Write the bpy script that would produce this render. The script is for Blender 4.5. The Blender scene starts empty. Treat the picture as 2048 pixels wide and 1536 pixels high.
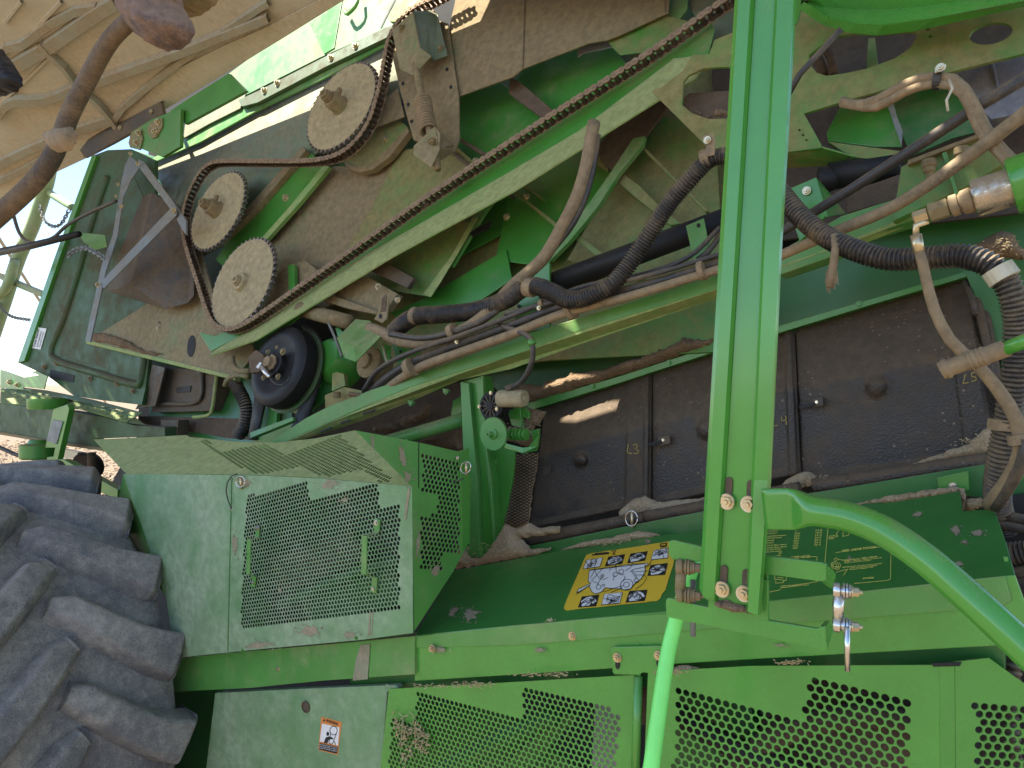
import bpy, bmesh, math, random
from mathutils import Vector, Matrix, Quaternion
from mathutils.geometry import delaunay_2d_cdt
random.seed(4)
S = bpy.context.scene
C = S.collection
R = math.radians
# ---------------------------------------------------------------- camera, sky, sun, exposure
CAM = Vector((0.0, -1.935, 1.95))          # the machine's side wall is the plane y = 0, outward is -y
YAW = R(36.3)                               # the camera looks this far along the machine from square-on
FPX = 1490.0                                # focal length in pixels of the 2048 px wide photograph
VIEW = Vector((-math.sin(YAW), math.cos(YAW), 0))
RIGHT = Vector((math.cos(YAW), math.sin(YAW), 0))
UP = Vector((0, 0, 1))
cam = bpy.data.cameras.new("camera")
cam.sensor_width = 36
cam.lens = 36 * FPX / 2048
cam.clip_start = 0.05
cam.clip_end = 3000
cam.dof.use_dof = True
cam.dof.focus_distance = 2.6
cam.dof.aperture_fstop = 14
co = bpy.data.objects.new("camera", cam)
co.location = CAM
co.rotation_euler = (R(90), 0, YAW)
C.objects.link(co)
S.camera = co
SUN_DIR = Vector((-0.55, -0.50, 1.2)).normalized()     # towards the sun
W = bpy.data.worlds.new("World")
S.world = W
W.use_nodes = True
wn = W.node_tree.nodes
bg = wn["Background"]
sky = wn.new("ShaderNodeTexSky")
sky.sky_type = 'NISHITA'
sky.sun_disc = False
sky.sun_elevation = math.asin(SUN_DIR.z)
sky.sun_rotation = math.atan2(SUN_DIR.x, SUN_DIR.y)
sky.dust_density = 0.3
sky.air_density = 0.8
sky.ozone_density = 1.4
W.node_tree.links.new(sky.outputs[0], bg.inputs[0])
bg.inputs[1].default_value = 0.10
sl = bpy.data.lights.new("sun", 'SUN')
sl.energy = 5.0
sl.angle = R(0.5)
sl.color = (1, 0.94, 0.82)
so = bpy.data.objects.new("sun", sl)
so.rotation_euler = SUN_DIR.to_track_quat('Z', 'Y').to_euler()
so.location = (0, 0, 8)
C.objects.link(so)
S.view_settings.view_transform = 'Standard'
S.view_settings.look = 'None'
S.view_settings.gamma = 1
S.view_settings.exposure = 1.95

# ---------------------------------------------------------------- rays and planes
def ray(px, py):
    return VIEW + RIGHT * ((px - 1024) / FPX) - UP * ((py - 768) / FPX)
def hit(px, py, pl):
    d = ray(px, py)
    p, n = pl
    return CAM + d * ((p - CAM).dot(n) / d.dot(n))
NV = Vector((0, -1, 0))
NT = Vector((0, -1, 0.30)).normalized()
def V(k):                                    # planes parallel to the machine's side
    return (Vector((0, -k, 0)), NV)
QT = hit(1024, 700, V(0))
def T(k):                                    # the upper body leans back a little
    return (QT + NT * k, NT)
def plane3(*a):
    p = [hit(x, y, V(k)) for x, y, k in a]
    n = (p[1] - p[0]).cross(p[2] - p[0]).normalized()
    if n.dot(CAM - p[0]) < 0: n = -n
    return (p[0], n)
def Z(x0, y0, pts, s=3.0):                   # coordinates read in an enlargement
    return [(x0 + p[0] / s, y0 + p[1] / s) + tuple(p[2:]) for p in pts]
def depth(p):
    return (p - CAM).dot(VIEW)
def pxm(p):                                  # metres per photograph pixel at p
    return depth(p) / FPX

# ---------------------------------------------------------------- objects
WL = {}
def put(o, loc, parent):
    WL[o.name] = Vector(loc)
    if parent is not None:
        o.parent = parent
        o.location = Vector(loc) - WL[parent.name]
    else:
        o.location = loc
    C.objects.link(o)
    return o
def make(name, verts, faces, mat, parent=None, label=None, smooth=False, mats=None, fm=None, bevel=0):
    vs = [Vector(v) for v in verts]
    c = sum(vs, Vector()) / len(vs)
    me = bpy.data.meshes.new(name)
    me.from_pydata([v - c for v in vs], [], faces)
    for m in (mats or [mat]): me.materials.append(m)
    if fm: me.polygons.foreach_set('material_index', fm)
    if smooth: me.polygons.foreach_set('use_smooth', [True] * len(me.polygons))
    me.update()
    o = bpy.data.objects.new(name, me)
    put(o, c, parent)
    if label: o['label'] = label
    if bevel:
        b = o.modifiers.new('bevel', 'BEVEL'); b.width = bevel; b.segments = 2; b.limit_method = 'ANGLE'; b.angle_limit = R(35)
    return o
def thing(name, loc, label, cat, group=None):
    o = bpy.data.objects.new(name, None)
    o.empty_display_size = 0.1
    put(o, loc, None)
    o['label'] = label; o['category'] = cat
    if group: o['group'] = group
    return o
def tag(o, label, cat=None, group=None, kind=None):
    if label: o['label'] = label
    if cat: o['category'] = cat
    if group: o['group'] = group
    if kind: o['kind'] = kind
    return o
def basis(n):
    e1 = UP.cross(n)
    if e1.length < 1e-4: e1 = Vector((1, 0, 0))
    e1.normalize()
    return e1, n.cross(e1).normalized()
def solid(pts3, n, th):
    """front polygon pts3 facing n and a back th behind it: verts, faces"""
    a = Vector()
    for i in range(len(pts3)):
        a += pts3[i].cross(pts3[(i + 1) % len(pts3)])
    if a.dot(n) < 0: pts3 = pts3[::-1]
    N = len(pts3)
    vs = list(pts3) + [p - n * th for p in pts3]
    fs = [tuple(range(N)), tuple(range(2 * N - 1, N - 1, -1))]
    fs += [(i, i + N, (i + 1) % N + N, (i + 1) % N) for i in range(N)]
    return vs, fs
def plate(name, pts, pl, mat, parent, th=0.005, label=None, bevel=0.0015, holes=None):
    """flat sheet traced on plane pl, with real thickness behind it"""
    p3 = [hit(p[0], p[1], pl) for p in pts]
    if holes: return holed(name, p3, [[hit(q[0], q[1], pl) for q in h] for h in holes], pl[1], mat, parent, th, label)
    vs, fs = solid(p3, pl[1], th)
    return make(name, vs, fs, mat, parent, label, bevel=min(bevel, th * 0.4))
def kplate(name, pts, mat, parent, th=0.005, label=None, fam=V, bevel=0.0015):
    """flat-ish sheet whose corners (px, py, k) lie at their own depths"""
    p3 = [hit(x, y, fam(k)) for x, y, k in pts]
    n = Vector()
    for i in range(len(p3)):
        n += (p3[i] - p3[0]).cross(p3[(i + 1) % len(p3)] - p3[0])
    n.normalize()
    if n.dot(CAM - p3[0]) < 0: n = -n
    vs, fs = solid(p3, n, th)
    return make(name, vs, fs, mat, parent, label, bevel=bevel)
def holed(name, outer, holes, n, mat, parent, th, label=None):
    """sheet with holes cut right through"""
    e1, e2 = basis(n)
    o = outer[0]
    to2 = lambda p: Vector(((p - o).dot(e1), (p - o).dot(e2)))
    loops = [[to2(p) for p in outer]] + [[to2(p) for p in h] for h in holes]
    def area(l): return sum(l[i].x * l[(i + 1) % len(l)].y - l[(i + 1) % len(l)].x * l[i].y for i in range(len(l)))
    if area(loops[0]) < 0: loops[0].reverse()
    for l in loops[1:]:
        if area(l) > 0: l.reverse()
    co2 = []; ed = []; hole_of = []
    for k, l in enumerate(loops):
        b = len(co2)
        co2 += l
        hole_of += [k] * len(l)
        ed += [(b + i, b + (i + 1) % len(l)) for i in range(len(l))]
    vo, eo, fo, ov, oe, of = delaunay_2d_cdt(co2, ed, [], 1, 1e-7)
    src = [(hole_of[x[0]] if x else -1) for x in ov]
    keep = []
    for f in fo:
        k = src[f[0]]
        if k > 0 and all(src[i] == k for i in f): continue
        keep.append(list(f))
    if not keep: keep = [list(f) for f in fo]
    N = len(vo)
    vs = [o + e1 * v.x + e2 * v.y for v in vo]
    vs += [v - n * th for v in vs]
    fs = []
    cnt = {}
    for f in keep:
        a = vo[f[1]] - vo[f[0]]; b = vo[f[2]] - vo[f[0]]
        if a.x * b.y - a.y * b.x < 0: f = f[::-1]
        fs.append(tuple(f)); fs.append(tuple(i + N for i in reversed(f)))
        for i in range(len(f)):
            cnt[(f[i], f[(i + 1) % len(f)])] = 1
    for (a, b) in list(cnt):
        if (b, a) not in cnt: fs.append((b, a, a + N, b + N))
    return make(name, vs, fs, mat, parent, label)
def inside(p, poly):
    c = False
    for i in range(len(poly)):
        a, b = poly[i], poly[i - 1]
        if (a[1] > p[1]) != (b[1] > p[1]) and p[0] < (b[0] - a[0]) * (p[1] - a[1]) / (b[1] - a[1]) + a[0]: c = not c
    return c
def perforated(name, pts, regions, pl, direc, pitch, dia, mat, parent, th=0.003, label=None, seg=10, skip=0.0, ratio=1.0):
    """sheet punched with a staggered lattice of round holes inside the traced regions"""
    p, n = pl
    a1 = (hit(*direc[1], pl) - hit(*direc[0], pl)).normalized()
    a2 = n.cross(a1)
    base = hit(*direc[0], pl)
    holes = []
    for reg in regions:
        q = [hit(x, y, pl) - base for x, y in reg]
        r2 = [(v.dot(a1), v.dot(a2)) for v in q]
        x0 = min(v[0] for v in r2); x1 = max(v[0] for v in r2)
        y0 = min(v[1] for v in r2); y1 = max(v[1] for v in r2)
        rowh = pitch * 0.866
        for j in range(int(y0 / rowh) - 1, int(y1 / rowh) + 2):
            for i in range(int(x0 / pitch) - 1, int(x1 / pitch) + 2):
                c = ((i + 0.5 * (j % 2)) * pitch, j * rowh)
                if not inside(c, r2) or random.random() < skip: continue
                holes.append([base + a1 * (c[0] + dia / 2 * math.cos(t * 2 * math.pi / seg)) + a2 * (c[1] + dia / 2 * ratio * math.sin(t * 2 * math.pi / seg)) for t in range(seg)])
    return holed(name, [hit(x, y, pl) for x, y in pts], holes, n, mat, parent, th, label)
def bars(name, quads, pl, mat, parent, th=0.004, label=None, kind=None):
    vs = []; fs = []
    for q in quads:
        v, f = solid([hit(x, y, pl) for x, y in q], pl[1], th)
        b = len(vs)
        vs += v; fs += [tuple(i + b for i in g) for g in f]
    o = make(name, vs, fs, mat, parent, label)
    if kind: o['kind'] = kind
    return o
def patch(name, TL, TR, BR, BL, kf, nu, nv, mat, parent, th=0.006, label=None, fam=V):
    """curved sheet over a traced four-sided outline; kf(u, v) gives its depth"""
    vs = []
    for j in range(nv + 1):
        v = j / nv
        for i in range(nu + 1):
            u = i / nu
            x = (TL[0] * (1 - u) + TR[0] * u) * (1 - v) + (BL[0] * (1 - u) + BR[0] * u) * v
            y = (TL[1] * (1 - u) + TR[1] * u) * (1 - v) + (BL[1] * (1 - u) + BR[1] * u) * v
            vs.append(hit(x, y, fam(kf(u, v))))
    fs = [(j * (nu + 1) + i, (j + 1) * (nu + 1) + i, (j + 1) * (nu + 1) + i + 1, j * (nu + 1) + i + 1) for j in range(nv) for i in range(nu)]
    o = make(name, vs, fs, mat, parent, label, smooth=True)
    s = o.modifiers.new('thickness', 'SOLIDIFY'); s.thickness = th; s.offset = -1
    return o
def rows(name, rws, mat, parent, th=0.005, label=None, fam=V, smooth=False):
    """folded sheet from rows of (px, py, k)"""
    n = len(rws[0])
    vs = [hit(x, y, fam(k)) for r in rws for x, y, k in r]
    fs = [(j * n + i, (j + 1) * n + i, (j + 1) * n + i + 1, j * n + i + 1) for j in range(len(rws) - 1) for i in range(n - 1)]
    o = make(name, vs, fs, mat, parent, label, smooth=smooth)
    s = o.modifiers.new('thickness', 'SOLIDIFY'); s.thickness = th; s.offset = -1
    return o
def spline(P, step):
    """Catmull-Rom through P, resampled evenly"""
    P = [Vector(p) for p in P]
    Q = [P[0] * 2 - P[1]] + P + [P[-1] * 2 - P[-2]]
    out = []
    for i in range(1, len(Q) - 2):
        a, b, c, d = Q[i - 1:i + 3]
        for s in range(24):
            t = s / 24
            out.append(0.5 * ((2 * b) + (c - a) * t + (2 * a - 5 * b + 4 * c - d) * t * t + (3 * b - a - 3 * c + d) * t ** 3))
    out.append(P[-1])
    L = [0]
    for i in range(1, len(out)): L.append(L[-1] + (out[i] - out[i - 1]).length)
    n = max(2, int(L[-1] / step) + 1)
    res = []; j = 0
    for k in range(n + 1):
        s = L[-1] * k / n
        while j < len(L) - 2 and L[j + 1] < s: j += 1
        t = (s - L[j]) / max(1e-9, L[j + 1] - L[j])
        res.append(out[j].lerp(out[j + 1], min(1, t)))
    return res, L[-1] / n
def sweep(P, rad, seg, flat=None):
    """tube of points P; rad(i, f) the radius"""
    vs = []; fs = []
    n = len(P)
    t0 = (P[1] - P[0]).normalized()
    u = basis(t0)[0]
    for i in range(n):
        t = (P[min(i + 1, n - 1)] - P[max(i - 1, 0)]).normalized()
        u = (u - t * u.dot(t)).normalized()
        w = t.cross(u)
        r = rad(i, i / (n - 1))
        for s in range(seg):
            a = s * 2 * math.pi / seg
            vs.append(P[i] + u * (r * math.cos(a)) + w * (r * math.sin(a)))
    for i in range(n - 1):
        for s in range(seg):
            fs.append((i * seg + s, i * seg + (s + 1) % seg, (i + 1) * seg + (s + 1) % seg, (i + 1) * seg + s))
    fs.append(tuple(range(seg - 1, -1, -1))); fs.append(tuple((n - 1) * seg + s for s in range(seg)))
    return vs, fs
def tube(name, pts, rpx, mat, parent, fam=V, seg=12, label=None, corr=0.0, amp=0.12, step=None, straight=False, smooth=True):
    """hose, pipe or rod along (px, py, k); rpx its radius in photograph pixels (one number or one per end)"""
    P3 = [hit(x, y, fam(k)) for x, y, k in pts]
    r0, r1 = rpx if isinstance(rpx, tuple) else (rpx, rpx)
    ra, rb = r0 * pxm(P3[0]), r1 * pxm(P3[-1])
    st = corr / 6 if corr else (step or 0.03)
    if straight and not corr:
        P, d = P3, 1
    else:
        P, d = spline(P3, st)
    def rad(i, f):
        r = ra + (rb - ra) * f
        if corr: r *= 1 + amp * (1 if (i % 6) < 3 else -1) * (0.5 if i % 3 != 1 else 1)
        return r
    vs, fs = sweep(P, rad, seg)
    return make(name, vs, fs, mat, parent, label, smooth=smooth)
def lathe(name, c, ax, prof, seg, mat, parent, label=None, smooth=True):
    """turned piece: prof = [(radius, height along ax)]"""
    e1, e2 = basis(ax)
    vs = []; fs = []
    for r, h in prof:
        for s in range(seg):
            a = s * 2 * math.pi / seg
            vs.append(c + ax * h + e1 * (r * math.cos(a)) + e2 * (r * math.sin(a)))
    for i in range(len(prof) - 1):
        for s in range(seg):
            fs.append((i * seg + s, i * seg + (s + 1) % seg, (i + 1) * seg + (s + 1) % seg, (i + 1) * seg + s))
    fs.append(tuple(range(seg - 1, -1, -1))); fs.append(tuple((len(prof) - 1) * seg + s for s in range(seg)))
    o = make(name, vs, fs, mat, parent, label, smooth=smooth)
    if smooth:
        try:
            o.data.set_sharp_from_angle(angle=R(35))
        except Exception: pass
    return o
def ngon_xy(r, n, a0=0): return [(r * math.cos(a0 + i * 2 * math.pi / n), r * math.sin(a0 + i * 2 * math.pi / n)) for i in range(n)]
def stack(lst):
    """pieces piled along z: (polygon xy, z0, z1, taper)"""
    vs = []; fs = []
    for poly, z0, z1, tp in lst:
        b = len(vs); N = len(poly)
        vs += [(x, y, z0) for x, y in poly] + [(x * tp, y * tp, z1) for x, y in poly]
        fs += [tuple(b + N + i for i in range(N)), tuple(b + N - 1 - i for i in range(N))]
        fs += [(b + i, b + (i + 1) % N, b + N + (i + 1) % N, b + N + i) for i in range(N)]
    return vs, fs
BOLT = {}
def bolt_mesh(mat, kind):
    k = (mat.name, kind)
    if k not in BOLT:
        me = bpy.data.meshes.new('bolt')
        if kind == 'nut':
            v, f = stack([(ngon_xy(1, 16), 0, .16, .95), (ngon_xy(.74, 6), .16, .72, .94), (ngon_xy(.36, 10), .72, 1.05, .85)])
        elif kind == 'head':
            v, f = stack([(ngon_xy(1, 16), 0, .14, .95), (ngon_xy(.72, 6), .14, .6, .9)])
        else:
            v, f = stack([(ngon_xy(1, 12), 0, .3, .8), (ngon_xy(.5, 10), .3, .4, .5)])
        me.from_pydata(v, [], f); me.materials.append(mat); me.update()
        BOLT[k] = me
    return BOLT[k]
def bolt(px, py, pl, rpx, mat, parent, kind='nut', name='bolt', lift=0.0, ax=None):
    n = ax or pl[1]
    p = hit(px, py, pl) + n * lift
    o = bpy.data.objects.new(name, bolt_mesh(mat, kind))
    r = rpx * pxm(p)
    put(o, p, parent)
    o.rotation_mode = 'QUATERNION'
    o.rotation_quaternion = n.to_track_quat('Z', 'Y') @ Quaternion((0, 0, 1), random.random() * 6)
    o.scale = (r, r, r)
    return o
def text_mesh(s):
    cu = bpy.data.curves.new('lettering', 'FONT')
    cu.body = s
    cu.resolution_u = 3
    cu.offset = 0.018
    t = bpy.data.objects.new('lettering', cu)
    me = bpy.data.meshes.new_from_object(t)
    vs = [v.co.copy() for v in me.vertices]
    fs = [tuple(p.vertices) for p in me.polygons]
    bpy.data.objects.remove(t); bpy.data.curves.remove(cu); bpy.data.meshes.remove(me)
    return vs, fs
def lettering(lines, pl, mat, parent, name='lettering', lift=0.0015):
    """flat print: lines of (text, TL, TR, BR, BL) in pixels, each fitted into its four corners"""
    V3 = []; F = []
    for s, TL, TR, BR, BL in lines:
        vs, fs = text_mesh(s)
        if not vs: continue
        x0 = min(v.x for v in vs); x1 = max(v.x for v in vs); y0 = min(v.y for v in vs); y1 = max(v.y for v in vs)
        b = len(V3)
        for v in vs:
            u = (v.x - x0) / max(1e-6, x1 - x0); w = 1 - (v.y - y0) / max(1e-6, y1 - y0)
            x = (TL[0] * (1 - u) + TR[0] * u) * (1 - w) + (BL[0] * (1 - u) + BR[0] * u) * w
            y = (TL[1] * (1 - u) + TR[1] * u) * (1 - w) + (BL[1] * (1 - u) + BR[1] * u) * w
            V3.append(hit(x, y, pl) + pl[1] * lift)
        F += [tuple(i + b for i in f) for f in fs]
    return make(name, V3, F, mat, parent)
def lines2d(name, polylines, wpx, pl, mat, parent, lift=0.0015):
    """thin printed or chalked strokes on a surface"""
    V3 = []; F = []
    for L in polylines:
        for (a, b) in zip(L[:-1], L[1:]):
            d = Vector((b[0] - a[0], b[1] - a[1]))
            if d.length < 1e-6: continue
            d.normalize(); n = Vector((-d.y, d.x)) * wpx / 2; e = d * wpx * 0.3
            q = [(a[0] + n.x - e.x, a[1] + n.y - e.y), (b[0] + n.x + e.x, b[1] + n.y + e.y), (b[0] - n.x + e.x, b[1] - n.y + e.y), (a[0] - n.x - e.x, a[1] - n.y - e.y)]
            k = len(V3)
            V3 += [hit(x, y, pl) + pl[1] * lift for x, y in q]
            F.append((k, k + 1, k + 2, k + 3))
    return make(name, V3, F, mat, parent)
def shapes2d(name, polys, pl, mat, parent, lift=0.001, label=None):
    V3 = []; F = []
    for p in polys:
        k = len(V3)
        V3 += [hit(x, y, pl) + pl[1] * lift for x, y in p]
        F.append(tuple(range(k, k + len(p))))
    return make(name, V3, F, mat, parent, label)
def ell(cx, cy, rx, ry, rot=0, n=20, a0=0, a1=360):
    c, s = math.cos(R(rot)), math.sin(R(rot))
    full = abs(a1 - a0) >= 360
    out = []
    for i in range(n if full else n + 1):
        a = R(a0 + (a1 - a0) * i / n)
        x, y = rx * math.cos(a), ry * math.sin(a)
        out.append((cx + x * c - y * s, cy + x * s + y * c))
    return out
def mound(name, outline, pl, bulge, mat, parent=None, n=9, rough=0.14, seed=1):
    """lumpy heap of dust or chaff over a traced outline"""
    rnd = random.Random(seed)
    cx = sum(p[0] for p in outline) / len(outline); cy = sum(p[1] for p in outline) / len(outline)
    dense = []
    for i in range(len(outline)):
        a, b = outline[i], outline[(i + 1) % len(outline)]
        m = max(2, int(math.hypot(b[0] - a[0], b[1] - a[1]) / 7))
        for j in range(m):
            t = j / m
            dense.append((a[0] + (b[0] - a[0]) * t + rnd.uniform(-1.6, 1.6), a[1] + (b[1] - a[1]) * t + rnd.uniform(-1.6, 1.6)))
    # concave outlines: fill by triangulation, lift interior grid points
    n3 = pl[1]
    e1, e2 = basis(n3)
    o = hit(cx, cy, pl)
    L = [hit(x, y, pl) - o for x, y in dense]
    l2 = [Vector((v.dot(e1), v.dot(e2))) for v in L]
    x0 = min(v.x for v in l2); x1 = max(v.x for v in l2); y0 = min(v.y for v in l2); y1 = max(v.y for v in l2)
    st = max(0.006, math.sqrt((x1 - x0) * (y1 - y0)) / 40)
    pts = list(l2)
    ed = [(i, (i + 1) % len(l2)) for i in range(len(l2))]
    x = x0
    while x < x1:
        y = y0
        while y < y1:
            q = (x + rnd.uniform(-.3, .3) * st, y + rnd.uniform(-.3, .3) * st)
            if inside(q, [(v.x, v.y) for v in l2]): pts.append(Vector(q))
            y += st
        x += st
    vo, eo, fo, ov, oe, of = delaunay_2d_cdt(pts, ed, [], 1, 1e-7)
    def dist(v):
        return min((v - w).length for w in l2)
    sc = max(1e-6, max(dist(v) for v in vo))
    vs = []
    for v in vo:
        h = min(1, dist(v) / (sc * 0.7)) ** 0.6
        vs.append(o + e1 * v.x + e2 * v.y + n3 * (bulge * h * (1 - rough + rough * rnd.random() * 2) if h > 0 else -0.004))
    fs = []
    for f in fo:
        a = vo[f[1]] - vo[f[0]]; b = vo[f[2]] - vo[f[0]]
        fs.append(tuple(f) if a.x * b.y - a.y * b.x > 0 else tuple(reversed(f)))
    return make(name, vs, fs, mat, parent, smooth=True)
# ---------------------------------------------------------------- materials
def nodes(name):
    m = bpy.data.materials.new(name)
    m.use_nodes = True
    nt = m.node_tree
    return m, nt, nt.nodes['Principled BSDF']
def N(nt, t, **k):
    n = nt.nodes.new(t)
    for a, b in k.items(): setattr(n, a, b)
    return n
def noise(nt, vec, scale, detail=6, rough=0.6):
    n = N(nt, 'ShaderNodeTexNoise')
    n.inputs['Scale'].default_value = scale
    n.inputs['Detail'].default_value = detail
    n.inputs['Roughness'].default_value = rough
    if vec is not None: nt.links.new(vec, n.inputs['Vector'])
    return n.outputs[0]
def math_(nt, op, a, b=None, clamp=False):
    n = N(nt, 'ShaderNodeMath', operation=op, use_clamp=clamp)
    for i, v in enumerate((a, b)):
        if v is None: continue
        if isinstance(v, (int, float)): n.inputs[i].default_value = v
        else: nt.links.new(v, n.inputs[i])
    return n.outputs[0]
def mix(nt, f, a, b):
    n = N(nt, 'ShaderNodeMix', data_type='RGBA')
    for i, v in ((0, f), (6, a), (7, b)):
        if isinstance(v, (int, float)): n.inputs[i].default_value = v
        elif isinstance(v, tuple): n.inputs[i].default_value = v + (1,)
        else: nt.links.new(v, n.inputs[i])
    return n.outputs[2]
def ramp(nt, v, lo, hi):
    n = N(nt, 'ShaderNodeMapRange', clamp=True)
    n.interpolation_type = 'SMOOTHSTEP'
    nt.links.new(v, n.inputs[0]); n.inputs[1].default_value = lo; n.inputs[2].default_value = hi
    return n.outputs[0]
DUST = (0.28, 0.200, 0.092)
def coated(name, base, dust=0.3, dcol=DUST, rough=0.38, metal=0.0, scale=2.2, grit=0.5, up=0.25, bump=0.10, var=0.09, chips=0.0, chipcol=(0.16, 0.09, 0.06), spec=0.5, coat=0.0, streak=0.0):
    """a painted, rubber or metal surface under a patchy film of field dust"""
    m, nt, p = nodes(name)
    g = N(nt, 'ShaderNodeNewGeometry')
    pos = g.outputs['Position']
    oi = N(nt, 'ShaderNodeObjectInfo')
    vadd = N(nt, 'ShaderNodeVectorMath', operation='ADD')
    sc = N(nt, 'ShaderNodeVectorMath', operation='SCALE'); sc.inputs['Scale'].default_value = 0.6
    cx = N(nt, 'ShaderNodeCombineXYZ')
    nt.links.new(oi.outputs['Random'], cx.inputs[0]); nt.links.new(oi.outputs['Random'], cx.inputs[2])
    nt.links.new(cx.outputs[0], sc.inputs[0])
    nt.links.new(pos, vadd.inputs[0]); nt.links.new(sc.outputs[0], vadd.inputs[1])
    pos2 = vadd.outputs[0]
    big = noise(nt, pos2, scale, 5, 0.62)
    mid = noise(nt, pos, scale * 7, 6, 0.65)
    fine = noise(nt, pos, 260, 3, 0.7)
    sep = N(nt, 'ShaderNodeSeparateXYZ'); nt.links.new(g.outputs['Normal'], sep.inputs[0])
    a = math_(nt, 'MULTIPLY', big, 0.62)
    a = math_(nt, 'ADD', a, math_(nt, 'MULTIPLY', mid, 0.38))
    a = math_(nt, 'ADD', a, math_(nt, 'MULTIPLY', math_(nt, 'SUBTRACT', fine, 0.5), grit * 0.5))
    a = math_(nt, 'ADD', a, math_(nt, 'MULTIPLY', math_(nt, 'MAXIMUM', sep.outputs[2], 0.0), up))
    if streak:
        mp = N(nt, 'ShaderNodeMapping'); mp.inputs['Scale'].default_value = (14, 14, 0.9); nt.links.new(pos, mp.inputs[0])
        a = math_(nt, 'ADD', a, math_(nt, 'MULTIPLY', math_(nt, 'SUBTRACT', noise(nt, mp.outputs[0], 1.5, 4, .6), 0.5), streak))
    th = 0.78 - 0.56 * dust
    d = ramp(nt, a, th - 0.13, th + 0.16)
    d = math_(nt, 'MULTIPLY', d, min(1.0, 0.62 + dust * 0.5))
    v = ramp(nt, noise(nt, pos2, 5.5, 4), 0.3, 0.7)
    dark = tuple(c * (1 - var) for c in base); lite = tuple(min(1, c * (1 + var)) for c in base)
    basec = mix(nt, v, dark, lite)
    # a faint overall film of fine grains, whatever the patchiness
    film = math_(nt, 'MULTIPLY', ramp(nt, noise(nt, pos, 420, 2, .6), 0.52, 0.72), min(0.5, 0.04 + 0.36 * dust) * grit * 2)
    dv = mix(nt, ramp(nt, noise(nt, pos, 38, 5, .7), .25, .75), tuple(c * 0.72 for c in dcol), tuple(min(1, c * 1.22) for c in dcol))
    col = mix(nt, math_(nt, 'MAXIMUM', d, film), basec, dv)
    if chips:
        ch = ramp(nt, noise(nt, pos2, 17, 8, .72), 0.79 - 0.12 * chips, 0.80 - 0.12 * chips)
        col = mix(nt, ch, col, chipcol)
    nt.links.new(col, p.inputs['Base Color'])
    p.inputs['Metallic'].default_value = metal
    if metal: nt.links.new(math_(nt, 'MULTIPLY', math_(nt, 'SUBTRACT', 1.0, d), metal), p.inputs['Metallic'])
    p.inputs['Specular IOR Level'].default_value = spec
    rr = math_(nt, 'ADD', math_(nt, 'MULTIPLY', d, 0.9 - rough), rough)
    rr = math_(nt, 'ADD', rr, math_(nt, 'MULTIPLY', math_(nt, 'SUBTRACT', mid, 0.5), 0.3), True)
    nt.links.new(rr, p.inputs['Roughness'])
    if coat: p.inputs['Coat Weight'].default_value = coat; p.inputs['Coat Roughness'].default_value = 0.12
    b = N(nt, 'ShaderNodeBump'); b.inputs['Strength'].default_value = bump; b.inputs['Distance'].default_value = 0.004
    hgt = math_(nt, 'ADD', math_(nt, 'MULTIPLY', math_(nt, 'MULTIPLY', d, fine), 0.7), math_(nt, 'MULTIPLY', big, 0.9))
    nt.links.new(hgt, b.inputs['Height']); nt.links.new(b.outputs[0], p.inputs['Normal'])
    return m
def flat(name, col, rough=0.5, metal=0.0, wear=0.0, wearcol=(0.2, 0.17, 0.1)):
    m, nt, p = nodes(name)
    g = N(nt, 'ShaderNodeNewGeometry')
    f = ramp(nt, noise(nt, g.outputs['Position'], 60, 6, .7), 0.62 - wear * 0.3, 0.72)
    c = mix(nt, math_(nt, 'MULTIPLY', f, wear), col, wearcol)
    nt.links.new(c, p.inputs['Base Color'])
    p.inputs['Roughness'].default_value = rough; p.inputs['Metallic'].default_value = metal
    return m
GREEN = (0.050, 0.215, 0.028)
M = {}
M['green'] = coated('green_paint', GREEN, 0.16, rough=0.32, chips=0.25, coat=0.15)
M['green_bright'] = coated('green_paint_clean', (0.070, 0.27, 0.040), 0.10, rough=0.28, chips=0.2, coat=0.2)
M['green_film'] = coated('green_paint_filmed', (0.072, 0.24, 0.044), 0.34, dcol=(0.28, 0.28, 0.13), rough=0.4, chips=0.25, streak=0.15)
M['green_pale'] = coated('green_paint_pale_dust', (0.10, 0.23, 0.085), 0.52, dcol=(0.29, 0.36, 0.23), rough=0.42, streak=0.1, scale=1.0, grit=0.7)
M['green_dusty'] = coated('green_paint_dusty', GREEN, 0.50, dcol=(0.235, 0.172, 0.066), chips=0.3)
M['green_heavy'] = coated('green_paint_caked', (0.05, 0.19, 0.04), 0.66, dcol=(0.25, 0.185, 0.10), chips=0.2, bump=0.3)
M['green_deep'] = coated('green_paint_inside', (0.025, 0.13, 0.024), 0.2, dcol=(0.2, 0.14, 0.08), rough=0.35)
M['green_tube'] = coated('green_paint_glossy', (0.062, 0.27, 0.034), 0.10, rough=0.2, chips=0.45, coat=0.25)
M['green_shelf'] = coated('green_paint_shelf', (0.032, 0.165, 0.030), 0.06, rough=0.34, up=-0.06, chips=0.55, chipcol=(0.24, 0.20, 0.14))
M['green_in'] = coated('green_paint_shade_dark', (0.012, 0.075, 0.016), 0.1, dcol=(0.1, 0.07, 0.04), rough=0.5)  # green paint darkened to put the shade of the insides into its colour
M['brown_in'] = coated('brown_shade_dark', (0.03, 0.022, 0.015), 0.5, dcol=(0.085, 0.058, 0.038), rough=0.8)  # brown taken down so that inner faces carry their shade in the colour
M['lime'] = coated('sunlit_green_tube_paint', (0.20, 0.80, 0.17), 0.02, rough=0.4, chips=0.1)  # sunlight on the tube put into this much brighter green
M['olive'] = coated('yellow_green_dusted_paint', (0.13, 0.29, 0.06), 0.55, dcol=(0.33, 0.34, 0.13), rough=0.6, grit=0.9)
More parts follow.
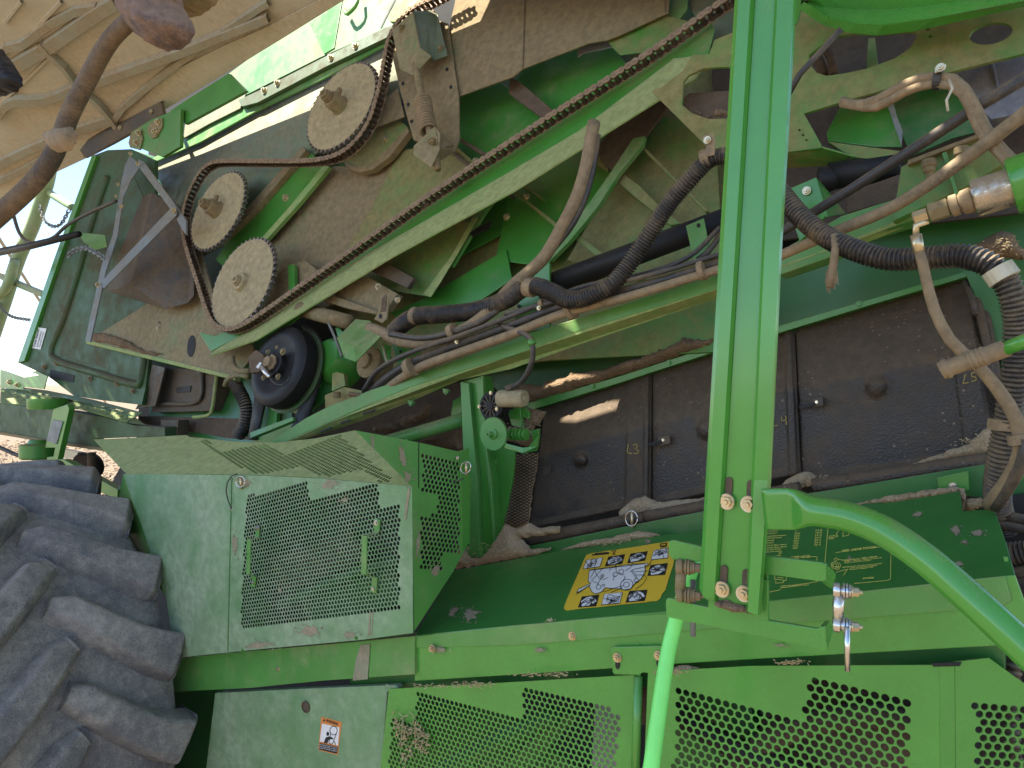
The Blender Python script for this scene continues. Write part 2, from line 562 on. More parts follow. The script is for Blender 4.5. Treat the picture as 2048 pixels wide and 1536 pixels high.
M['tan'] = coated('tan_caked_metal', (0.06, 0.17, 0.04), 0.74, dcol=(0.225, 0.163, 0.080), rough=0.7, grit=0.9, bump=0.35)
M['sheet'] = coated('grey_green_scuffed_sheet', (0.12, 0.17, 0.10), 0.42, dcol=(0.23, 0.19, 0.11), rough=0.42, metal=0.35, scale=1.4)
M['sprocket'] = coated('dust_covered_steel', (0.20, 0.19, 0.13), 0.85, dcol=(0.345, 0.275, 0.15), rough=0.5, metal=0.3, grit=0.8)
M['steel'] = coated('worn_tooth_steel', (0.28, 0.26, 0.25), 0.35, dcol=(0.16, 0.10, 0.06), rough=0.35, metal=0.9)
M['chain'] = coated('rusty_chain_steel', (0.16, 0.10, 0.07), 0.66, dcol=(0.26, 0.178, 0.105), rough=0.5, metal=0.4, scale=9, grit=0.8, bump=0.3)
M['chain_in'] = coated('dark_chain_steel', (0.10, 0.07, 0.055), 0.3, dcol=(0.2, 0.13, 0.08), rough=0.35, metal=0.8, scale=9)
M['zinc'] = coated('yellow_zinc_bolt', (0.58, 0.48, 0.30), 0.25, rough=0.33, metal=0.85, scale=20)
M['bright'] = coated('bright_steel', (0.62, 0.60, 0.57), 0.15, rough=0.22, metal=0.95, scale=15)
M['link'] = coated('pale_dusted_steel_link', (0.17, 0.195, 0.20), 0.42, dcol=(0.21, 0.18, 0.13), rough=0.5, metal=0.3)
M['chrome'] = coated('chrome_rod', (0.50, 0.44, 0.37), 0.42, rough=0.16, metal=1.0, streak=0.2, scale=8)
M['rubber'] = coated('black_hose_rubber', (0.030, 0.028, 0.028), 0.36, dcol=(0.19, 0.135, 0.076), rough=0.5, scale=5)
M['rubber_tan'] = coated('dust_caked_hose', (0.05, 0.045, 0.04), 0.78, dcol=(0.25, 0.178, 0.098), rough=0.6, scale=5, grit=0.8)
M['corr'] = coated('corrugated_loom', (0.016, 0.015, 0.016), 0.34, dcol=(0.24, 0.168, 0.09), rough=0.4, scale=9)
M['black'] = coated('black_gloss_metal', (0.012, 0.011, 0.011), 0.14, dcol=(0.10, 0.07, 0.045), rough=0.55, spec=0.3)
M['blackbox'] = coated('brown_dusted_black_plastic', (0.028, 0.023, 0.018), 0.55, dcol=(0.125, 0.086, 0.048), rough=0.45, scale=4)
M['belt'] = coated('black_drive_belt', (0.018, 0.016, 0.016), 0.2, dcol=(0.1, 0.075, 0.05), rough=0.6)
M['door'] = coated('tan_moulded_door_liner', (0.45, 0.42, 0.32), 0.5, dcol=(0.46, 0.375, 0.26), rough=0.75, scale=1.2, grit=0.12, spec=0.3, bump=0.02, var=0.05, chips=0.35, chipcol=(0.20, 0.12, 0.06))
M['door_rib'] = coated('grey_dusty_door_rib', (0.30, 0.30, 0.23), 0.5, dcol=(0.33, 0.25, 0.16), rough=0.8, scale=5, grit=0.8, spec=0.3)
M['blue'] = coated('blue_grey_tank', (0.09, 0.10, 0.14), 0.42, dcol=(0.2, 0.18, 0.17), rough=0.6)
M['green_yellow'] = coated('yellow_green_paint', (0.15, 0.28, 0.055), 0.36, dcol=(0.31, 0.32, 0.13), rough=0.5, grit=0.4)  # lighter, yellower green for the top of the box
M['green_body'] = coated('green_tank_paint', (0.045, 0.17, 0.04), 0.34, dcol=(0.17, 0.17, 0.10), rough=0.45)
M['yellow'] = flat('yellow_decal', (0.72, 0.47, 0.035), 0.4, wear=0.12)
M['gold'] = flat('yellow_print', (0.95, 0.83, 0.18), 0.5, wear=0.05, wearcol=(0.10, 0.22, 0.04))
M['chalk'] = flat('yellow_chalk', (0.36, 0.28, 0.07), 0.9, wear=0.6, wearcol=(0.06, 0.045, 0.03))
M['white'] = flat('white_print', (0.70, 0.69, 0.66), 0.5, wear=0.15)
M['ink'] = flat('black_print', (0.015, 0.015, 0.015), 0.5)
M['orange'] = flat('orange_decal', (0.62, 0.22, 0.05), 0.5, wear=0.1)
M['brown'] = coated('brown_dusted_shaded_innards', (0.035, 0.03, 0.02), 0.7, dcol=(0.115, 0.075, 0.045), rough=0.8)  # dusted brown, deepened to stand for shade in the recesses
M['dark'] = coated('shade_dark_innards', (0.006, 0.006, 0.005), 0.05, dcol=(0.03, 0.02, 0.012), rough=0.7)  # near-black standing in for shade in cavities, holes and slots
M['wire'] = flat('dark_cable', (0.02, 0.02, 0.02), 0.5, wear=0.5, wearcol=(0.14, 0.10, 0.07))
M['cream'] = coated('cream_plastic', (0.55, 0.50, 0.36), 0.3)
def heap(name, a, b, scale):
    m, nt, p = nodes(name)
    g = N(nt, 'ShaderNodeNewGeometry')
    v = N(nt, 'ShaderNodeTexVoronoi'); v.inputs['Scale'].default_value = scale
    nt.links.new(g.outputs['Position'], v.inputs['Vector'])
    f = math_(nt, 'ADD', math_(nt, 'MULTIPLY', noise(nt, g.outputs['Position'], scale * 1.4, 5, .75), 0.9), math_(nt, 'MULTIPLY', noise(nt, g.outputs['Position'], 14, 4), 0.4))
    col = mix(nt, ramp(nt, f, .4, .9), a, b)
    nt.links.new(col, p.inputs['Base Color']); p.inputs['Roughness'].default_value = 0.95; p.inputs['Specular IOR Level'].default_value = 0.15
    bm = N(nt, 'ShaderNodeBump'); bm.inputs['Strength'].default_value = 0.7; bm.inputs['Distance'].default_value = 0.006
    nt.links.new(math_(nt, 'ADD', noise(nt, g.outputs['Position'], scale, 5, .8), v.outputs[0]), bm.inputs['Height']); nt.links.new(bm.outputs[0], p.inputs['Normal'])
    return m
M['chaff'] = heap('chaff_dust', (0.27, 0.19, 0.11), (0.52, 0.39, 0.24), 190)
M['dirt'] = heap('brown_crop_dust', (0.12, 0.078, 0.045), (0.26, 0.18, 0.11), 150)
M['straw'] = flat('dry_straw', (0.46, 0.36, 0.20), 0.9, wear=0.4, wearcol=(0.3, 0.21, 0.1))
def cover_mat():
    m = coated('pebbled_black_cover', (0.026, 0.021, 0.017), 0.44, dcol=(0.105, 0.07, 0.038), rough=0.42, scale=3.0, grit=0.6, up=0.6)
    nt = m.node_tree; p = nt.nodes['Principled BSDF']
    g = N(nt, 'ShaderNodeNewGeometry')
    v = N(nt, 'ShaderNodeTexVoronoi'); v.inputs['Scale'].default_value = 210; nt.links.new(g.outputs['Position'], v.inputs['Vector'])
    old = p.inputs['Normal'].links[0].from_node
    b = N(nt, 'ShaderNodeBump'); b.inputs['Strength'].default_value = 0.55; b.inputs['Distance'].default_value = 0.003
    nt.links.new(v.outputs[0], b.inputs['Height']); nt.links.new(old.outputs[0], b.inputs['Normal']); nt.links.new(b.outputs[0], p.inputs['Normal'])
    # pale seed-sized specks of chaff stuck to it
    s = N(nt, 'ShaderNodeTexVoronoi'); s.inputs['Scale'].default_value = 55; nt.links.new(g.outputs['Position'], s.inputs['Vector'])
    k = math_(nt, 'MULTIPLY', math_(nt, 'LESS_THAN', s.outputs[0], 0.16), ramp(nt, noise(nt, g.outputs['Position'], 7, 4), .5, .6))
    src = p.inputs['Base Color'].links[0].from_socket
    nt.links.new(mix(nt, math_(nt, 'MULTIPLY', k, 0.8), src, (0.24, 0.18, 0.11)), p.inputs['Base Color'])
    return m
M['cover'] = cover_mat()
def tyre_mat():
    m = coated('worn_tyre_rubber', (0.116, 0.117, 0.130), 0.5, dcol=(0.36, 0.34, 0.30), rough=0.8, scale=3.4, grit=0.9, up=0.1, bump=0.5, spec=0.25)
    nt = m.node_tree; p = nt.nodes['Principled BSDF']
    g = N(nt, 'ShaderNodeNewGeometry')
    old = p.inputs['Normal'].links[0].from_node
    b = N(nt, 'ShaderNodeBump'); b.inputs['Strength'].default_value = 0.6; b.inputs['Distance'].default_value = 0.012
    nt.links.new(math_(nt, 'ADD', noise(nt, g.outputs['Position'], 22, 8, .75), math_(nt, 'MULTIPLY', noise(nt, g.outputs['Position'], 130, 4, .7), .5)), b.inputs['Height'])
    nt.links.new(old.outputs[0], b.inputs['Normal']); nt.links.new(b.outputs[0], p.inputs['Normal'])
    return m
M['tyre'] = tyre_mat()
def ground_mat():
    m, nt, p = nodes('stubble_ground')
    g = N(nt, 'ShaderNodeNewGeometry')
    a = noise(nt, g.outputs['Position'], 1.1, 6, .65); b = noise(nt, g.outputs['Position'], 24, 5, .7)
    col = mix(nt, ramp(nt, b, .3, .7), (0.12, 0.085, 0.052), (0.24, 0.175, 0.11))
    col = mix(nt, ramp(nt, a, .35, .7), col, (0.17, 0.13, 0.09))
    nt.links.new(col, p.inputs['Base Color']); p.inputs['Roughness'].default_value = 1
    bm = N(nt, 'ShaderNodeBump'); bm.inputs['Distance'].default_value = 0.03; nt.links.new(b, bm.inputs['Height']); nt.links.new(bm.outputs[0], p.inputs['Normal'])
    return m
M['ground'] = ground_mat()
M['cob'] = flat('corn_cob_debris', (0.34, 0.25, 0.16), 0.9, wear=0.95, wearcol=(0.09, 0.05, 0.028))
M['smear'] = coated('dried_dust_smear', (0.20, 0.22, 0.13), 0.55, dcol=(0.30, 0.235, 0.16), rough=0.9, scale=16, grit=1.0, spec=0.2)
M['nearbr'] = coated('brown_crusted_bracket', (0.035, 0.028, 0.035), 0.6, dcol=(0.24, 0.15, 0.10), rough=0.7, scale=9)
M['shade_grime'] = coated('grimy_shade_dark_green', (0.022, 0.078, 0.018), 0.42, dcol=(0.085, 0.062, 0.032), rough=0.55)  # grime over a green base darkened to stand for shade
M['rail'] = coated('pale_green_rail', (0.20, 0.30, 0.14), 0.45, dcol=(0.36, 0.36, 0.24), rough=0.5)
M['near_hose'] = coated('brown_near_hose', (0.05, 0.04, 0.032), 0.55, dcol=(0.19, 0.13, 0.075), rough=0.7, scale=5, grit=0.8)
# ---------------------------------------------------------------- the setting
def setting():
    n = 60; vs = []; fs = []
    rs = [0, 2, 4, 6, 9, 13, 18, 26, 40, 70, 130, 300, 800, 2000]
    rnd = random.Random(3)
    for i, r in enumerate(rs):
        for s in range(n):
            a = s * 2 * math.pi / n
            vs.append((r * math.cos(a), r * math.sin(a), rnd.uniform(-.03, .03) if 4 < r < 40 else 0))
    for i in range(len(rs) - 1):
        for s in range(n): fs.append((i * n + s, i * n + (s + 1) % n, (i + 1) * n + (s + 1) % n, (i + 1) * n + s))
    g = make('ground', vs, fs, M['ground'], smooth=True); g['kind'] = 'structure'
    # chopped corn cobs and husks lying on it where the camera looks under the ladder
    vs = []; fs = []
    for k in range(9000):
        px = rnd.uniform(-60, 330); py = 880 + 190 * rnd.random() ** 0.7
        d = ray(px, py); t = -CAM.z / d.z
        c = CAM + d * t
        L = rnd.uniform(.03, .10); w = rnd.uniform(.012, .028); a = rnd.uniform(0, 6.3); ti = rnd.uniform(-.5, .5)
        ax = Vector((math.cos(a), math.sin(a), ti)).normalized(); sd = ax.cross(UP).normalized(); nn = sd.cross(ax)
        b = len(vs)
        c = c + UP * (w * 0.6)
        for s, e in ((-1, .5), (1, .35)):
            for q in range(4):
                an = q * math.pi / 2 + .4
                vs.append(c + ax * (L * s) + (sd * math.cos(an) + nn * math.sin(an)) * w * (1 if s < 0 else .7))
        fs += [(b + q, b + (q + 1) % 4, b + 4 + (q + 1) % 4, b + 4 + q) for q in range(4)] + [(b + 3, b + 2, b + 1, b), (b + 4, b + 5, b + 6, b + 7)]
    o = make('corn_debris', vs, fs, M['cob']); tag(o, 'pale chopped corn cobs and husks strewn over the sunlit ground', kind='stuff')
setting()
machine = thing('combine_harvester', (-0.5, 0.0, 0.0), 'green combine harvester with raised side door, open chains, hoses and perforated shields', 'combine harvester')
P = machine
# the body behind everything: a dark inner wall from the ground up
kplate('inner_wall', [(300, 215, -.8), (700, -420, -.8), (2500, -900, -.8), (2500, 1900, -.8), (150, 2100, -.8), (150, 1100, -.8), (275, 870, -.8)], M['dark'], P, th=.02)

# ---------------------------------------------------------------- lower shields, rail and shelf
KL = 0.55
LS = V(KL)
def seam(name, pts, w, pl, mat, parent, lift=.001): return lines2d(name, [pts], w, pl, mat, parent, lift)
# solid lower shield
s = plate('lower_side_shield', [(430, 1386), (600, 1378), (765, 1371), (790, 1370), (797, 1376), (774, 1384), (760, 1570), (408, 1570)], V(KL - .015), M['green_pale'], P, th=.02, label='dust-hazed solid lower shield behind the tyre with an orange warning decal')
wl = V(KL - .015)
dc = shapes2d('warning_decal', [[(643, 1433), (684, 1444), (676, 1510), (637, 1500)]], wl, M['orange'], s, .0008)
B0 = (512, 1024)
shapes2d('decal_panel', [Z(*B0, [(398, 1268), (503, 1292), (494, 1400), (384, 1375)]), ], wl, M['white'], s, .0012)
shapes2d('decal_picture', [Z(*B0, ell(433, 1330, 9, 12)), Z(*B0, [(408, 1385), (420, 1352), (440, 1345), (462, 1352), (468, 1362), (440, 1364), (430, 1388)]), Z(*B0, [(384, 1385), (494, 1408), (488, 1450), (380, 1424)])], wl, M['ink'], s, .0016)
lines2d('decal_belt_outline', [Z(*B0, ell(468, 1310, 22, 26) + [(490, 1310)]), Z(*B0, [(452, 1325), (440, 1380), (450, 1392), (462, 1388), (488, 1320)]), Z(*B0, [(472, 1374), (480, 1394)])], 1.3, wl, M['ink'], s, .0018)
lettering([('WARNING', *Z(*B0, [(424, 1240), (496, 1262), (493, 1280), (421, 1260)]))], wl, M['ink'], s, lift=.0018)
shapes2d('decal_warning_triangle', [Z(*B0, [(411, 1238), (418, 1256), (404, 1252)])], wl, M['ink'], s, .0018)
lettering([('Entanglement with moving belt', *Z(*B0, [(386, 1390), (492, 1411), (491, 1417), (385, 1396)])), ('can cause serious injury.', *Z(*B0, [(385, 1400), (490, 1421), (489, 1427), (384, 1406)])), ('Keep all shields in place.', *Z(*B0, [(384, 1410), (489, 1431), (488, 1438), (383, 1416)]))], wl, M['white'], s, lift=.002)
lathe('latch_lock', hit(613, 1413, wl) + NV * .001, NV, [(.017, 0), (.017, .004), (.013, .007), (.012, .003), (.002, .003)], 20, M['blackbox'], s)
# perforated lower shields
mid = [(778, 1378), (1030, 1364), (1281, 1349), (1276, 1570), (757, 1570)]
reg_a = [Z(*B0, [(968, 1100), (990, 1085), (1420, 1205), (1560, 1245), (1560, 1640), (775, 1640), (800, 1245), (830, 1220), (950, 1258)]),
         ]
q = perforated('perforated_lower_shield', mid, [[(834, 1388), (1044, 1432), (1046, 1380), (1056, 1377), (1238, 1425), (1230, 1566), (772, 1566), (780, 1440), (785, 1432), (830, 1440)]] and
    [[(836, 1384), (880, 1395), (1043, 1436), (1047, 1378), (1240, 1424), (1228, 1567), (774, 1567), (784, 1432), (828, 1446)]], LS, ((836, 1388), (1010, 1434)), .0142, .0117, M['green_bright'], P, th=.0018, label='bright green perforated lower shield with tufts of dry stalks caught in its holes')
tube('shield_edge_roll', [(1277, 1352, KL), (1270, 1570, KL)], 9, M['green_bright'], q, straight=True, seg=14)
r2 = perforated('perforated_front_shield', [(1296, 1344), (1500, 1332), (1868, 1330), (1878, 1332), (1880, 1570), (1287, 1570)],
    [[(1357, 1378), (1450, 1402), (1608, 1446), (1616, 1352), (1816, 1394), (1814, 1568), (1345, 1568)]], V(KL + .01), ((1357, 1382), (1540, 1432)), .0160, .0133, M['green_bright'], P, th=.0018, label='bright green perforated shield to the right of the lime tube')
kplate('shield_bend', [(1878, 1332, KL + .01), (1910, 1324, KL), (1912, 1570, KL), (1880, 1570, KL + .01)], M['green_bright'], r2, th=.004)
pe = plane3((1910, 1324, KL), (1910, 1570, KL), (2048, 1480, KL - .05))
perforated('shield_return', [(1910, 1324), (1978, 1316), (2064, 1378), (2064, 1570), (1912, 1570)], [[(1950, 1405), (2064, 1412), (2064, 1568), (1946, 1568)]], pe, ((1950, 1412), (2048, 1420)), .0145, .0119, M['green_bright'], r2, th=.003)
plate('shield_slot', [(1862, 1326), (1924, 1324), (1920, 1333), (1866, 1334)], V(KL + .014), M['dark'], r2, th=.003)
# what shows through the lower holes
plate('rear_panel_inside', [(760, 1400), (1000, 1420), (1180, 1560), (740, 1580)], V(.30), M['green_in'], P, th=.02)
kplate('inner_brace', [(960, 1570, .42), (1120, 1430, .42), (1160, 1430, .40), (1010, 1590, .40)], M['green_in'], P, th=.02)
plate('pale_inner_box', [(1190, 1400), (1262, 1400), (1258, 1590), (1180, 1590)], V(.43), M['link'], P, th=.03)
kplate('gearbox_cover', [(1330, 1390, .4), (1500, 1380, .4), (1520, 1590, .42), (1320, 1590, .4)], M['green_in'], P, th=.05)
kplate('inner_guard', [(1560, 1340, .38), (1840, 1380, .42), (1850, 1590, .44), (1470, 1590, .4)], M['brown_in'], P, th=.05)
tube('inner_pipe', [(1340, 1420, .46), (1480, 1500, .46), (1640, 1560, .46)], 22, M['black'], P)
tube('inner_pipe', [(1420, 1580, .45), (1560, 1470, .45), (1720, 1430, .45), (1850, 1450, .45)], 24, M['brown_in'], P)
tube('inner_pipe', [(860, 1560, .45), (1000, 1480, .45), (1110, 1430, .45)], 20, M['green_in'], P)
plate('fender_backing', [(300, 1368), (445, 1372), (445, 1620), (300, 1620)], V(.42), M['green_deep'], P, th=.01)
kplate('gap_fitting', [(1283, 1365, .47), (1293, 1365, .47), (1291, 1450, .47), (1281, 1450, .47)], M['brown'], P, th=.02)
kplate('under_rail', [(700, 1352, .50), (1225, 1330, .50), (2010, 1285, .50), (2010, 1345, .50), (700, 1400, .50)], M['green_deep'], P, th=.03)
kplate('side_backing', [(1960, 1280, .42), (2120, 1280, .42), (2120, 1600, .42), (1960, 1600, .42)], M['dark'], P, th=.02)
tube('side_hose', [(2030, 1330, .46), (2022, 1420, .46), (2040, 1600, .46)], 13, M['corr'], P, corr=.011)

# the long folded rail and the slanted shelf above it
rl = plate('lower_rail', [(345, 1318), (455, 1306), (640, 1290), (829, 1272), (829, 1349), (640, 1362), (500, 1376), (345, 1384)], V(KL + .01), M['green_film'], P, th=.05, label='long dusty green rail below the perforated box')
bolt(556, 1338, V(KL + .01), 5, M['zinc'], rl, 'head'); bolt(865, 1297, V(KL + .012), 8, M['zinc'], rl); 
SH = plane3((829, 1271, KL), (2030, 1150, KL), (1024, 1119, .12))
sh = plate('slanted_shelf', [(829, 1271), (907, 1141), (1024, 1119), (1124, 1101), (1321, 1071), (1420, 1058), (1560, 1036), (1736, 1012), (1919, 982), (1925, 1022), (1978, 1018), (1990, 1022), (2012, 1085), (2030, 1150), (1536, 1202), (1344, 1222), (1024, 1251)], SH, M['green_shelf'], P, th=.006, label='dark green slanted shelf carrying the yellow lubrication decal')
lip = plate('shelf_lip', [(829, 1271), (1024, 1251), (1344, 1222), (1536, 1202), (2030, 1150), (2050, 1205), (2060, 1270), (2003, 1291), (1536, 1317), (1334, 1329), (1221, 1337), (1024, 1350), (829, 1362)], V(KL), M['green_bright'], P, th=.006, label='bright green upright lip of the shelf')
plate('lip_overlap', [(829, 1296), (1024, 1291), (1220, 1276), (1431, 1257), (1716, 1237), (2003, 1214), (2024, 1200), (2010, 1152), (1536, 1203), (1344, 1223), (1024, 1252), (829, 1273)], V(KL + .004), M['green_film'], lip, th=.003)
bolt(1145, 1272, V(KL + .004), 9, M['zinc'], lip); bolt(866, 1297, V(KL + .004), 8, M['zinc'], lip)
# strap bracket bolted over the lip
hp = V(KL + .012)
hb = plate('hinge_bracket', [(1221, 1298), (1227, 1294), (1322, 1292), (1328, 1296), (1334, 1345), (1325, 1350), (1285, 1345), (1278, 1350), (1228, 1349), (1225, 1345)], hp, M['green_bright'], P, th=.005)
for x, y in ((1235, 1315), (1317, 1311)):
    plate('slot', ell(x, y + 14, 5, 10, 0, 12), V(KL + .0135), M['dark'], hb, th=.002); bolt(x, y, V(KL + .013), 10, M['zinc'], hb)
mound('chaff_on_lip', [(1334, 1336), (1365, 1331), (1400, 1337), (1424, 1342), (1340, 1348)], V(KL + .0), .01, M['chaff'], seed=5)
bpy.data.objects['chaff_on_lip']['kind'] = 'stuff'
# yellow decal
D0 = (1110, 1060); ds = 6.606
yd = shapes2d('lubrication_decal', [Z(*D0, [(420, 330), (480, 312), (1000, 235), (1500, 155), (1600, 150), (1618, 175), (1560, 480), (1500, 660), (1460, 800), (1415, 850), (1395, 905), (1350, 945), (1250, 950), (1210, 960), (900, 990), (600, 1022), (380, 1040), (170, 1070), (130, 1060), (118, 1030), (180, 870), (300, 600), (390, 385)], ds)], SH, M['yellow'], sh, .001)
pics = [[(415, 400), (640, 368), (597, 495), (372, 525)], [(708, 360), (930, 325), (890, 455), (658, 490)], [(1000, 318), (1230, 285), (1192, 412), (955, 447)], [(1308, 272), (1500, 240), (1497, 380), (1268, 405)], [(1262, 470), (1495, 443), (1458, 600), (1222, 615)], [(358, 885), (590, 860), (548, 1015), (305, 1032)], [(655, 850), (900, 828), (862, 980), (610, 1002)], [(985, 812), (1225, 795), (1190, 945), (932, 968)]]
shapes2d('decal_picture_frame', [Z(*D0, q, ds) for q in pics], SH, M['ink'], sh, .0014)
rnd = random.Random(8)
wp = []; ip = []
def quadpt(q, u, v):
    return tuple((q[0][i] * (1 - u) + q[1][i] * u) * (1 - v) + (q[3][i] * (1 - u) + q[2][i] * u) * v for i in (0, 1))
for n_, q in enumerate(pics):
    full = n_ in (0, 3, 6)
    if full: wp.append(Z(*D0, [quadpt(q, *a) for a in ((.03, .04), (.97, .04), (.97, .95), (.03, .95))], ds))
    else: wp.append(Z(*D0, [quadpt(q, *a) for a in ((.06, .45), (.3, .15), (.55, .1), (.8, .3), (.95, .6), (.6, .9), (.2, .93))], ds))
    for k in range(3):
        u, v = rnd.uniform(.25, .75), rnd.uniform(.25, .7); c = quadpt(q, u, v)
        rr = rnd.uniform(22, 45)
        ip.append(Z(*D0, ell(c[0], c[1], rr, rr * .8, -10, 16) + [ell(c[0], c[1], rr, rr * .8, -10, 16)[0]], ds))
        ip.append(Z(*D0, [quadpt(q, rnd.random(), rnd.random()) for i in range(4)], ds))
body = Z(*D0, [(455, 540), (1000, 465), (1230, 450), (1232, 475), (1190, 480), (1195, 560), (1140, 660), (1075, 700), (1040, 740), (1000, 790), (900, 805), (865, 790), (660, 775), (620, 830), (540, 855), (490, 830), (465, 770), (460, 740), (290, 855), (315, 790), (480, 715), (440, 690), (450, 600)], ds)
shapes2d('decal_machine_drawing', [body] + wp, SH, M['white'], sh, .0018)
el = lambda x, y, r, s=.85: (lambda e: Z(*D0, e + [e[0]], ds))(ell(x, y, r, r * s, -20, 18))
lines2d('decal_outlines', ip + [body + [body[0]], el(950, 735, 85), el(948, 735, 40), el(580, 765, 34), el(645, 740, 15), el(1080, 680, 30), el(880, 560, 32), el(630, 620, 22), el(800, 600, 30)] + [Z(*D0, l, ds) for l in (
    [(523, 510), (545, 590), (600, 655), (650, 665), (700, 640)], [(800, 470), (815, 560), (870, 605), (920, 600)], [(1035, 445), (1000, 510), (930, 550)], [(1275, 405), (1250, 480), (1200, 500), (1050, 530), (1000, 560)], [(1230, 550), (1060, 565)], [(1080, 605), (1190, 610), (1215, 650), (1170, 720), (1070, 795)], [(900, 745), (640, 830)], [(895, 770), (740, 838)], [(540, 520), (470, 650)], [(640, 510), (480, 690)], [(460, 545), (1195, 455)], [(500, 690), (580, 720)], [(640, 600), (560, 740)], [(720, 550), (760, 500), (900, 480)], [(1010, 550), (1075, 650)], [(1030, 545), (1090, 640)], [(300, 840), (470, 735)], [(770, 680), (790, 610)], [(905, 690), (930, 620)])], .95, SH, M['ink'], sh, .0024)
shapes2d('grease_gun_icon', [Z(*D0, [(488, 345), (490, 330), (520, 325), (540, 312), (700, 298), (720, 302), (718, 325), (540, 342)], ds), Z(*D0, [(1392, 190), (1400, 185), (1480, 175), (1485, 182), (1475, 230), (1400, 238), (1390, 230)], ds)], SH, M['ink'], sh, .0018)
lines2d('hourglass_icon', [Z(*D0, [(752, 285), (810, 275), (760, 330), (800, 325), (752, 285)], ds)], 1.1, SH, M['ink'], sh, .0018)
shapes2d('deer_emblem', [Z(*D0, [(1405, 205), (1425, 200), (1440, 190), (1448, 196), (1462, 192), (1470, 200), (1455, 208), (1460, 218), (1440, 212), (1420, 214), (1412, 225), (1408, 216)], ds)], SH, M['yellow'], sh, .0022)
# yellow hydraulic print
T0 = (1520, 1040); ts = 6.0235
def tl(s, x0, y0, x1, y1, h): return (s, *Z(*T0, [(x0, y0), (x1, y1), (x1 - h * .12, y1 + h), (x0 - h * .12, y0 + h)], ts))
tx = [tl('FUNCTION', -60, 118, 200, 88, 26)]
for i, s_ in enumerate(['Reel Speed Decrease', 'Reel Speed Increase', 'Feeder Speed Recovery', 'Feeder Speed Increase', 'Auger Extend', 'Auger Retract', 'Reel Extend (Deck Plate Open)', 'Reel Retract (Deck Plate Close)', 'Header Extend (Tilt Right)', 'Header Retract (Tilt Left)']):
    y = 140 + i * 27.5
    ln = (215, 205, 318, 270, 172, 172, 322, 326, 258, 240)[i]
    tx.append(tl(s_, -80, y + 8 + (ln - 200) * .05, ln, y - 26 + (ln < 200) * 8 + 14, 16))
for i, (a_, b_) in enumerate([('A & B', ''), ('K', '13 & 18'), ('F & D', '4 & 18'), ('B & D', '6 & 18'), ('G & D', '20 & 12'), ('U & D', '8 & 12'), ('T & D', '18 & 12'), ('W & D', '9 & 12'), ('V & D', '')]):
    x = 434 - i * 4.5; y = 98 + i * 29.5
    tx.append(tl(a_, x, y + 6, x + (60 if len(a_) > 1 else 15), y, 18))
    if b_: tx.append(tl(b_, 672 - (i - 1) * 2.5, y - 2, 672 + 80 - (i - 1) * 3, y - 10, 18))
tx += [tl('REEL DRIVE SYSTEM', 995, 368, 1400, 322, 26), tl('Relief Pressure 14000 ± 700 kPa', 1020, 484, 1420, 440, 16), tl('(2030 ± 100 psi) - Check At Low Idle', 1018, 502, 1475, 456, 16), tl('With Priority Line Capped', 1016, 519, 1338, 486, 16), tl('IMPORTANT:  Do Not Operate System', 995, 575, 1475, 524, 16), tl('With Priority Line Capped.', 1088, 582, 1415, 548, 16), tl('Pressure Checks Only', 1085, 600, 1368, 570, 16), tl('H219520', 1246, 702, 1374, 693, 20), tl('Relief Pressure At High Idle', 254, 800, 578, 768, 15), tl('21700 ± 1200 kPa (3150 ± 180 psi)', 252, 820, 592, 782, 15), tl('Hydraulic', 836, 196, 948, 184, 13), tl('Reservoir', 834, 212, 946, 200, 13), tl('Drain', 832, 230, 895, 222, 13)]
lettering(tx, SH, M['gold'], sh, 'hydraulic_lettering')
zl = lambda *p: Z(*T0, p, ts)
ze = lambda x, y, rx, ry: (lambda e: Z(*T0, e + [e[0]], ts))(ell(x, y, rx, ry, 0, 16))
lines2d('hydraulic_diagram', [zl((822, 90), (805, 300), (785, 520)), zl((915, 402), (985, 392)), zl((1400, 340), (1480, 330)), zl((1582, 340), (1575, 720), (1540, 738), (1140, 775)), zl((965, 115), (920, 180)), zl((1010, 110), (1000, 205), (1072, 192), (1078, 120)), ze(905, 555, 46, 42), ze(905, 555, 24, 20), ze(920, 482, 22, 14), ze(935, 590, 22, 20), zl((945, 482), (1010, 495)), zl((865, 520), (885, 595)), zl((960, 520), (975, 560), (950, 600)), zl((920, 640), (1060, 600), (1010, 672)), zl((180, 660), (180, 720), (318, 738), (325, 690)), zl((195, 735), (190, 770), (285, 762), (290, 740)), zl((215, 700), (280, 706)), zl((375, 455), (690, 450), (688, 520)), zl((420, 450), (425, 470), (470, 465), (465, 440), (420, 450)), zl((500, 445), (545, 440), (540, 460), (500, 462)), zl((560, 435), (600, 432), (600, 455), (560, 460)), ze(250, 395, 16, 14), zl((240, 405), (225, 435), (200, 437)), zl((225, 435), (258, 440)), zl((250, 830), (700, 750), (670, 740)), zl((105, 880), (250, 850))], .8, SH, M['gold'], sh)['kind'] = 'stuff'

